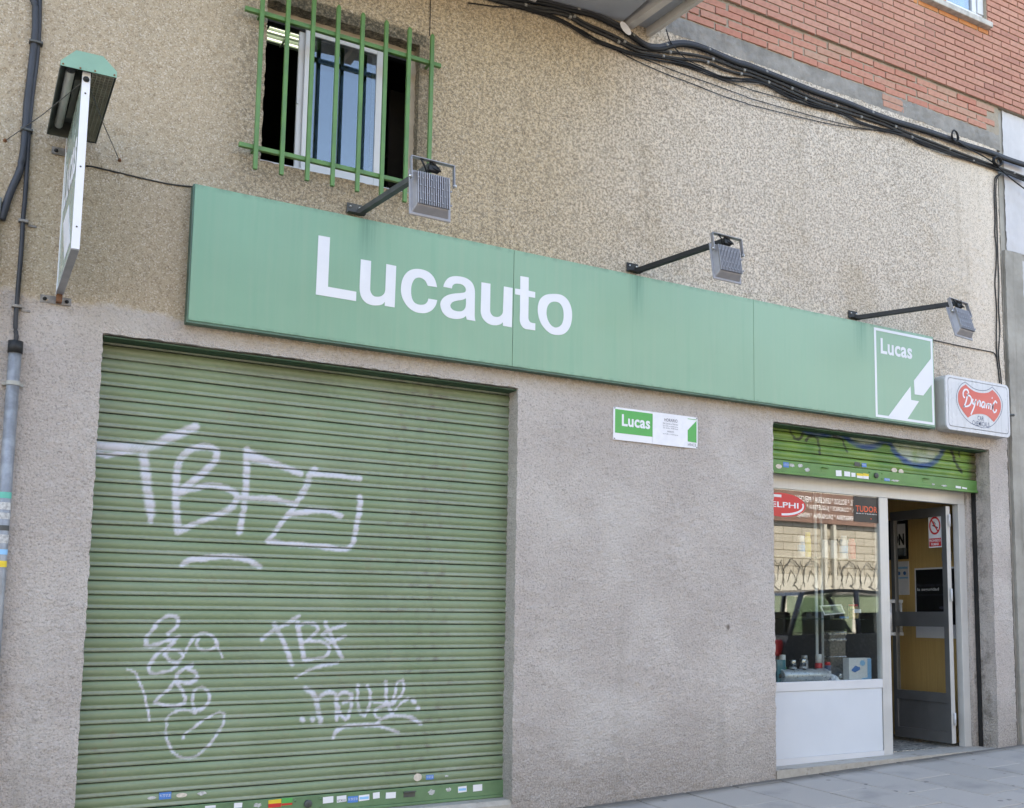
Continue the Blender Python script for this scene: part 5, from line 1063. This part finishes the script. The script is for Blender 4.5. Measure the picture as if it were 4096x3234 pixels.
# no smoking plate on the door glass
nsy0, nsy1, nz0, nz1 = .072, .218, 1.911, 2.205; nx_ = -.006
npx = empty('notice_plate', parent=dr)
mpx = lambda a, d, b: (d, a, b)
MB().prism([[(nsy0, nz0), (nsy1, nz0), (nsy1, nz1), (nsy0, nz1)]], nx_, nx_+.002, mpx).build('plate', PAPER, npx)
cy, cz = (nsy0+nsy1)/2, nz1-.105
MB().prism([ellipse(cy, cz, .063, .078), ellipse(cy, cz, .050, .062)], nx_-.0012, nx_-.0006, mpx).build('red_ring', RED, npx)
def bar(a, b_, w2, m, nm, x):
    d = Vector((b_[0]-a[0], b_[1]-a[1])).normalized(); q = Vector((-d.y, d.x))*w2
    MB().prism([[(a[0]+q.x, a[1]+q.y), (a[0]-q.x, a[1]-q.y), (b_[0]-q.x, b_[1]-q.y), (b_[0]+q.x, b_[1]+q.y)]], x-.0005, x, mpx).build(nm, m, npx)
bar((cy-.035, cz-.022), (cy+.025, cz+.004), .005, BLACKP, 'cigarette', nx_-.0013)
bar((cy+.036, cz+.052), (cy-.036, cz-.052), .0065, RED, 'red_bar', nx_-.002)
bar((cy+.010, cz+.035), (cy-.012, cz+.010), .003, BLACKP, 'smoke', nx_-.0013)
MB().prism([[(nsy0+.006, nz0+.010), (nsy1-.006, nz0+.010), (nsy1-.006, nz0+.080), (nsy0+.006, nz0+.080)]], nx_-.0012, nx_-.0006, mpx).build('red_block', RED, npx)
text('lettering', 'PROHIBIDO', PAPER, npx, nsy1-.010, nsy0+.010, nz0+.049, nz0+.071, nx_-.002, .02, plane='X')
text('lettering', 'FUMAR', PAPER, npx, nsy1-.030, nsy0+.030, nz0+.018, nz0+.040, nx_-.002, .02, plane='X')

# posters on the wood panelling (wall faces -X at X 7.50)
def poster(name, y0_, y1_, z0_, z1_, m, label, cat='poster'):
    root = empty(name, (0, 0, 0), label, cat)
    box('sheet', (7.494, 7.499, y0_, y1_, z0_, z1_), m, root); return root
pb = poster('poster', .46, .93, 1.13, 1.76, PAPER, 'black safety poster with white lettering on the wood panelling inside the door')
box('black_print', (7.4925, 7.4938, .475, .915, 1.25, 1.745), BLACKP, pb)
text('lettering', 'No ponga en riesgo', INK, pb, .90, .49, 1.585, 1.62, 7.4915, .0, plane='X')
text('lettering', 'la seguridad', PAPER, pb, .90, .65, 1.545, 1.58, 7.4915, .02, plane='X')
text('lettering', 'Cambie sus frenos a la vez', INK, pb, .90, .55, 1.51, 1.525, 7.4915, .0, plane='X')
ELL = MB().prism([ellipse(.62, 1.40, .035, .012)], 7.4912, 7.492, mpx); ELL.build('headlamp_print', INK, pb)
p2 = poster('poster', 1.00, 1.26, 1.85, 2.22, BLACKP, 'black bordered poster with large dark letters deep inside the doorway')
box('white_print', (7.4925, 7.4938, 1.03, 1.20, 1.88, 2.18), PAPER, p2); text('lettering', 'ON', BLACKP, p2, 1.19, 1.045, 1.98, 2.09, 7.4915, .05, plane='X')
p3 = poster('notice', 1.00, 1.17, 1.52, 1.83, PAPER, 'pale notice with blue symbols below the black bordered poster')
box('blue_print', (7.4925, 7.4938, 1.01, 1.16, 1.76, 1.78), LBLUE, p3); box('blue_print', (7.4925, 7.4938, 1.01, 1.16, 1.67, 1.685), LBLUE, p3)
for yy in (1.05, 1.12): MB().prism([ellipse(yy, 1.72, .018, .018, 16)], 7.4925, 7.4938, mpx).build('symbol', BLUE, p3)
sw = empty('switch_box', (0, 0, 0), 'grey switch box on the wood panelling under the no smoking plate', 'switch')
box('case', (7.455, 7.50, .50, .58, 1.81, 1.89), ALUD, sw, bevel=.006); box('trunking', (7.475, 7.50, .53, .555, 1.89, 2.3), ALUD, sw)

# ------------------------------------------------------------------ goods in the display window
gsx = empty('glass_shelf', (0, 0, 0), 'dark edged glass shelf across the display window', 'shelf')
box('shelf_glass', (5.14, 6.30, .34, .56, 1.290, 1.298), glass('shelf_glass', .12, (.55, .7, .66)), gsx)
MB().box(5.965, 5.99, .59, .60, .80, 2.6).box(6.03, 6.05, .59, .60, .80, 2.6).build('shelf_upright', ALU, gsx)
mf = empty('exhaust_silencer', (0, 0, 0), 'shiny metal exhaust silencer lying behind the glass', 'silencer')
GALV = plain('galvanised', (.62, .64, .67), .32, metal=.4, var=.1, nscale=25)
lathe('drum', [(0, 0), (.050, 0), (.054, .006), (.054, .46), (.048, .468), (0, .468)], GALV, mf, (5.43, .42, .858), 30, 'X').scale = (1, 1.25, .92)
lathe('end_cap', [(0, -.003), (.046, -.003), (.050, .0), (0, .0)], DKGREY, mf, (5.43, .42, .858), 30, 'X').scale = (1, 1.25, .92)
lathe('end_ring', [(.052, -.006), (.058, -.003), (.058, .010), (.054, .012)], GALV, mf, (5.43, .42, .858), 30, 'X').scale = (1, 1.25, .92)
MB().tube([(5.405, .405, .858), (5.44, .405, .858)], .018, 14).build('inlet_pipe', BLACK, mf, smooth=True)
MB().tube([(5.89, .42, .858), (5.94, .42, .856), (5.985, .43, .83)], .020, 12).build('tailpipe', GALV, mf, smooth=True)
for k in range(3): lathe('band', [(.0545, 0), (.0552, .003), (.0552, .030), (.0545, .033)], BLACKP, mf, (5.53+k*.115, .428, .861), 30, 'X').scale = (1, 1.20, .93)
def can(x, y_, z, r, h, body, cap, label, caph=.25, name='spray_can', band=None, cat='can'):
    root = empty(name, (x, y_, z), label, cat)
    lathe('body', [(0, 0), (r*.96, 0), (r, .004), (r, h*(1-caph)), (r*.85, h*(1-caph)+.006), (0, h*(1-caph)+.006)], body, root, n=18)
    lathe('cap', [(0, h*(1-caph)+.004), (r*.82, h*(1-caph)+.004), (r*.80, h-.004), (r*.7, h), (0, h)], cap, root, n=18)
    if band: lathe('label_band', [(r*1.01, h*.25), (r*1.012, h*.26), (r*1.012, h*.55), (r*1.01, h*.56)], band, root, n=18)
    return root
GR = plain('pale_grey_tin', (.45, .45, .46), .35, metal=.3); TG = plain('teal_carton', (.05, .20, .24), .5)
can(5.53, .50, .80, .030, .215, WHITE, WHITE, 'white capped spray can behind the silencer, first from the wall', .45, band=VGREEN)
can(5.635, .50, .80, .032, .175, GR, STEEL, 'pale grey tin behind the silencer beside the white capped can', .35, 'tin', BLUE, 'tin')
can(5.74, .50, .80, .032, .180, GR, STEEL, 'pale grey tin behind the middle of the silencer', .35, 'tin', NAVY, 'tin')
can(5.81, .56, .80, .030, .205, plain('clear_tub', (.35, .36, .38), .2), GR, 'dull translucent tub between the grey tins and the red can', .2, 'tub', None, 'tub')
can(5.905, .50, .80, .031, .215, RED, WHITE, 'red spray can with a tall white cap', .35)
can(5.945, .44, .80, .027, .155, NAVY, RED, 'small navy bottle with a red cap in front of the red can', .2, 'bottle', PAPER, 'bottle')
cb = empty('carton', (0, 0, 0), 'teal carton standing against the wall side of the display window', 'box'); box('box_body', (5.39, 5.475, .40, .46, .80, .98), TG, cb, bevel=.002)
text('lettering', 'DURR', PAPER, cb, 5.40, 5.465, .945, .962, .399, .03) if 0 else None
hx = empty('filter_canister', (0, 0, 0), 'tall grey mesh filter canister standing behind the bottles', 'filter')
box('box_body', (6.05, 6.225, .52, .62, .80, 1.20), plain('canister_mesh', (.17, .15, .12), .6, metal=.3, var=.4, nscale=60, bumpy=.6), hx, bevel=.012)
MB().box(6.046, 6.229, .514, .624, 1.165, 1.19).box(6.046, 6.229, .514, .624, 1.115, 1.135).box(6.046, 6.229, .514, .624, .985, .995).build('metal_band', STEEL, hx, bevel=.003)
ccr = empty('battery_charger_box', (0, 0, 0), 'white carton with a blue device pictured on it in the corner of the window', 'box')
box('box_body', (6.10, 6.335, .36, .43, .80, .985), WHITE, ccr, bevel=.002); box('blue_side', (6.300, 6.338, .355, .36, .803, .98), LBLUE, ccr)
MB().prism([[(6.125, .895), (6.165, .925), (6.215, .912), (6.215, .893), (6.160, .872), (6.125, .885)]], .3565, .3595).build('device_print', BLUE, ccr)
MB().prism([[(6.245+.034*(1 if k % 2 else .68)*math.cos(2*math.pi*k/24), .945+.026*(1 if k % 2 else .68)*math.sin(2*math.pi*k/24)) for k in range(24)]], .3565, .3595).build('star_print', LBLUE, ccr)
MB().prism([[(6.21, .803), (6.30, .803), (6.30, .83), (6.24, .825)]], .3565, .3595).build('corner_print', LBLUE, ccr)
lg = empty('fog_lamp', (0, 0, 0), 'small dark lamp unit between the silencer and the white carton', 'lamp')
lathe('bowl', [(0, 0), (.02, 0), (.032, .02), (.034, .035), (0, .035)], BLACK, lg, (6.055, .41, .845), 16, 'Y'); lathe('lens', [(0, -.002), (.018, -.002), (.02, .004), (0, .004)], STEEL, lg, (6.055, .405, .845), 16, 'Y'); box('foot', (6.03, 6.08, .40, .45, .80, .815), DKGREY, lg)
# goods on the glass shelf
rd = empty('rear_view_mirror', (0, 0, 0), 'tilted pale framed car mirror pack on the glass shelf', 'mirror')
q = [(5.86, 1.400), (6.09, 1.412), (6.13, 1.340), (5.905, 1.322)]
q2 = [(5.875, 1.392), (6.08, 1.403), (6.114, 1.347), (5.913, 1.332)]
MB().prism([q, q2], .425, .437).build('frame', WHITE, rd); MB().prism([q2], .428, .436).build('mirror_glass', plain('mirror_face', (.30, .36, .30), .2, metal=.3), rd)
MB().prism([[(5.89, 1.385), (6.00, 1.388), (6.00, 1.362), (5.895, 1.36)]], .4255, .4275).build('black_print', BLACKP, rd); box('stand', (5.98, 6.02, .44, .47, 1.298, 1.34), DKGREY, rd)
sp = empty('speaker_pair', (0, 0, 0), 'dark horn pair lying on the glass shelf by the wall', 'car horns')
for k, x in enumerate((5.60, 5.72)): lathe('horn', [(.008, .05), (.012, .03), (.034, .0), (.028, .004), (.008, .03)], BLACK, sp, (x, .40, 1.338), 16, 'Y')
box('base', (5.56, 5.80, .42, .47, 1.298, 1.315), BLACK, sp)
dk = empty('black_case', (0, 0, 0), 'black shiny lamp case behind the mirror pack on the shelf', 'case'); box('box_body', (6.10, 6.19, .46, .53, 1.298, 1.40), BLACKP, dk, bevel=.012); box('blue_foot', (6.10, 6.20, .45, .46, 1.30, 1.315), BLUE, dk)
jr = empty('sweet_jar', (0, 0, 0), 'jar of coloured sweets at the end of the glass shelf', 'jar')
lathe('jar_body', [(0, 0), (.038, 0), (.042, .01), (.042, .085), (.036, .10), (0, .10)], plain('mixed_sweets', (.45, .32, .12), .3, var=.7, nscale=60), jr, (6.235, .44, 1.298), 18)
box('label_print', (6.20, 6.275, .393, .397, 1.345, 1.375), PAPER, jr); lathe('lid', [(0, .10), (.038, .10), (.038, .115), (0, .115)], RED, jr, (6.235, .44, 1.298), 18)
# goods on a higher shelf, ghosted by the reflections
sh2 = empty('glass_shelf', (0, 0, 0), 'upper glass shelf of car care products behind the reflections', 'shelf'); box('shelf_glass', (5.2, 6.33, .40, .62, 1.775, 1.782), glass('shelf_glass2', .1, (.7, .8, .78)), sh2)
can(5.72, .48, 1.782, .03, .17, GR, WHITE, 'grey aerosol on the upper shelf left of the yellow one'.replace(' left of', ' before'), .3, band=LBLUE)
can(5.79, .48, 1.782, .026, .20, YELLOW, YELLOW, 'yellow aerosol on the upper shelf', .25)
can(6.18, .48, 1.782, .033, .19, WHITE, WHITE, 'tall white aerosol on the upper shelf', .2, band=LBLUE)
can(6.27, .48, 1.782, .030, .17, RED, RED, 'red aerosol at the end of the upper shelf', .2)
for k, l in enumerate(('first', 'second')):
    c_ = empty('oil_bottle', (0, 0, 0), '%s grey carton of the pair in the middle of the upper shelf' % l, 'box'); box('box_body', (5.93+k*.10, 6.0+k*.10, .47, .52, 1.782, 1.93), GR, c_, bevel=.003)

# ------------------------------------------------------------------ across the street (seen in the glass)
def opp():
    n = NB('blond_block_wall'); t = n.t
    br = t.nodes.new('ShaderNodeTexBrick'); mp = n.t.nodes.new('ShaderNodeMapping'); n.link(n.pos, mp.inputs[0]); mp.inputs['Rotation'].default_value = (R(90), 0, 0)
    n.link(mp.outputs[0], br.inputs['Vector']); br.inputs['Scale'].default_value = 1.0; br.inputs['Brick Width'].default_value = .62; br.inputs['Row Height'].default_value = .20; br.inputs['Mortar Size'].default_value = .010
    br.inputs['Color1'].default_value = (.33, .31, .265, 1); br.inputs['Color2'].default_value = (.29, .27, .23, 1); br.inputs['Mortar'].default_value = (.10, .08, .05, 1)
    return n.done(br.outputs[0], .9)
OPP = opp()
ob = empty('opposite_building', (0, 0, 0), 'low blond block building across the street mirrored in the shop glass', 'building')
MB().box(-14, 60, -22, -14, -.9, 7.2).build('wall', OPP, ob)
CREAM = plain('cream_panel', (.38, .37, .33), .7, var=.06, nscale=1.5)
MB().box(16.2, 23.5, -14.0, -13.96, .4, 2.40).build('cream_dado', CREAM, ob)
BROWN = plain('brown_fascia', (.16, .095, .075), .6, var=.1, nscale=2)
MB().box(15.6, 22.4, -13.98, -13.9, 3.72, 4.50).build('fascia', BROWN, ob)
MB().box(15.6, 22.4, -13.98, -13.92, 4.50, 5.1).build('fascia_top', CREAM, ob)
for body, xa_, xb_, z in (('TEXTIL * BOLSOS * LENCERIA * MERCERIA', 20.25, 17.95, 4.24), ('PERFUMERIA * CUADROS * JUGUETERIA *', 20.62, 18.35, 4.03), ('* FERRETERIA * DROGUERIA * MENAJE *', 20.10, 17.95, 3.81)):
    text('fascia_lettering', body, PAPER, ob, xa_, xb_, z, z+.155, -13.88, .0, space=1.02)
for x in (18.93, 19.25): box('downpipe', (x, x+.09, -14, -13.86, .2, 3.7), CREAM, ob)
gsn = MB(); g = random.Random(5)
for k in range(6):
    cx_ = 17.3+k*.66; lp = [(cx_-.30, 2.05), (cx_-.34, 2.45), (cx_-.12, 2.78), (cx_+.16, 2.62), (cx_+.10, 2.25), (cx_-.05, 2.12), (cx_+.22, 2.0), (cx_+.34, 2.35), (cx_+.24, 2.72)]
    gsn.tube([(a+g.uniform(-.03, .03), -13.955, b+g.uniform(-.04, .04)) for a, b in spline(lp, False, 5, 80)], .011, 5)
    gsn.tube([(a, -13.955, b) for a, b in spline([(cx_-.2, 2.2), (cx_-.1, 2.5), (cx_+.05, 2.3), (cx_, 2.1)], False, 5, 80)], .009, 5)
for k in range(5): gsn.tube([(19.1+k*.13+.04*math.cos(R(a)), -13.985, 3.28+.07*math.sin(R(a))) for a in range(0, 300, 40)], .012, 5)
gsn.build('graffiti', BLACKP, ob)
WINM = plain('far_window', (.06, .07, .08), .2)
for k in range(9): box('window', (-10+k*7.3, -8.6+k*7.3, -13.99, -13.97, 5.3, 6.6), WINM, ob)
# parked car, its flank to the kerb
car = empty('parked_car', (0, 0, 0), 'dark grey small car parked at the kerb and mirrored in the shop glass', 'car')
CGL = glass('car_glass', .06, (.6, .68, .6))
CP = plain('car_paint', (.045, .048, .055), .22, var=.05, spec=.7)
gz = ground_z(10.5, -4.5)-.14
lowp = spline([(8.75, .32), (8.70, .70), (8.80, 1.00), (9.4, 1.02), (11.2, 1.02), (12.3, .94), (12.62, .75), (12.60, .32)], True, 5, 60)
MB().prism([[(x, z+gz) for x, z in lowp]], -5.35, -3.70).build('body', CP, car, bevel=.06, segs=3)
roofp = spline([(9.10, 1.50), (9.25, 1.555), (9.9, 1.60), (10.8, 1.57), (10.95, 1.52), (10.7, 1.53), (9.9, 1.56), (9.3, 1.52)], True, 4, 50)
MB().prism([[(x, z+gz) for x, z in roofp]], -5.20, -3.85).build('roof', CP, car, bevel=.01)
for yy in (-3.83, -5.24):
    for a_, b_ in (((8.86, 1.0), (9.14, 1.53)), ((10.05, 1.0), (10.08, 1.57)), ((11.42, 1.0), (10.88, 1.55))):
        MB().tube([(a_[0], yy+(.07 if yy > -4 else -.07), a_[1]+gz), (b_[0], yy, b_[1]+gz)], .035, 8).build('pillar', CP, car, smooth=True)
    for q_ in ([(8.95, 1.03), (9.2, 1.50), (10.03, 1.53), (10.0, 1.03)], [(10.12, 1.03), (10.13, 1.53), (10.85, 1.50), (11.32, 1.03)]):
        MB().prism([[(x, z+gz) for x, z in q_]], yy-.004, yy+.004).build('side_glass', CGL, car)
for x in (9.6, 10.6):
    for yy in (-4.15, -4.9): MB().box(x, x+.12, yy-.22, yy+.22, .9+gz, 1.30+gz).build('seat', BLACKP, car, bevel=.04)
MB().tube([(10.9, -3.70, 1.08+gz), (10.9, -3.60, 1.10+gz)], .05, 10).build('mirror', CP, car, smooth=True)
for x in (9.45, 11.85):
    for yy in (-3.66, -5.20):
        o = lathe('wheel', [(0, 0), (.20, 0), (.31, .02), (.32, .10), (.31, .18), (0, .18)], BLACKP, car, (x, yy-.18, .32+gz), 24, 'Y')
        lathe('rim', [(0, .185), (.20, .185), (.21, .18), (0, .18)], STEEL, o, (0, 0, 0), 20, 'Y')
box('headlight', (12.45, 12.62, -3.95, -3.72, .72+gz, .86+gz), WHITE, car, bevel=.03); box('tail_light', (8.66, 8.75, -3.95, -3.74, .75+gz, .95+gz), RED, car, bevel=.02)
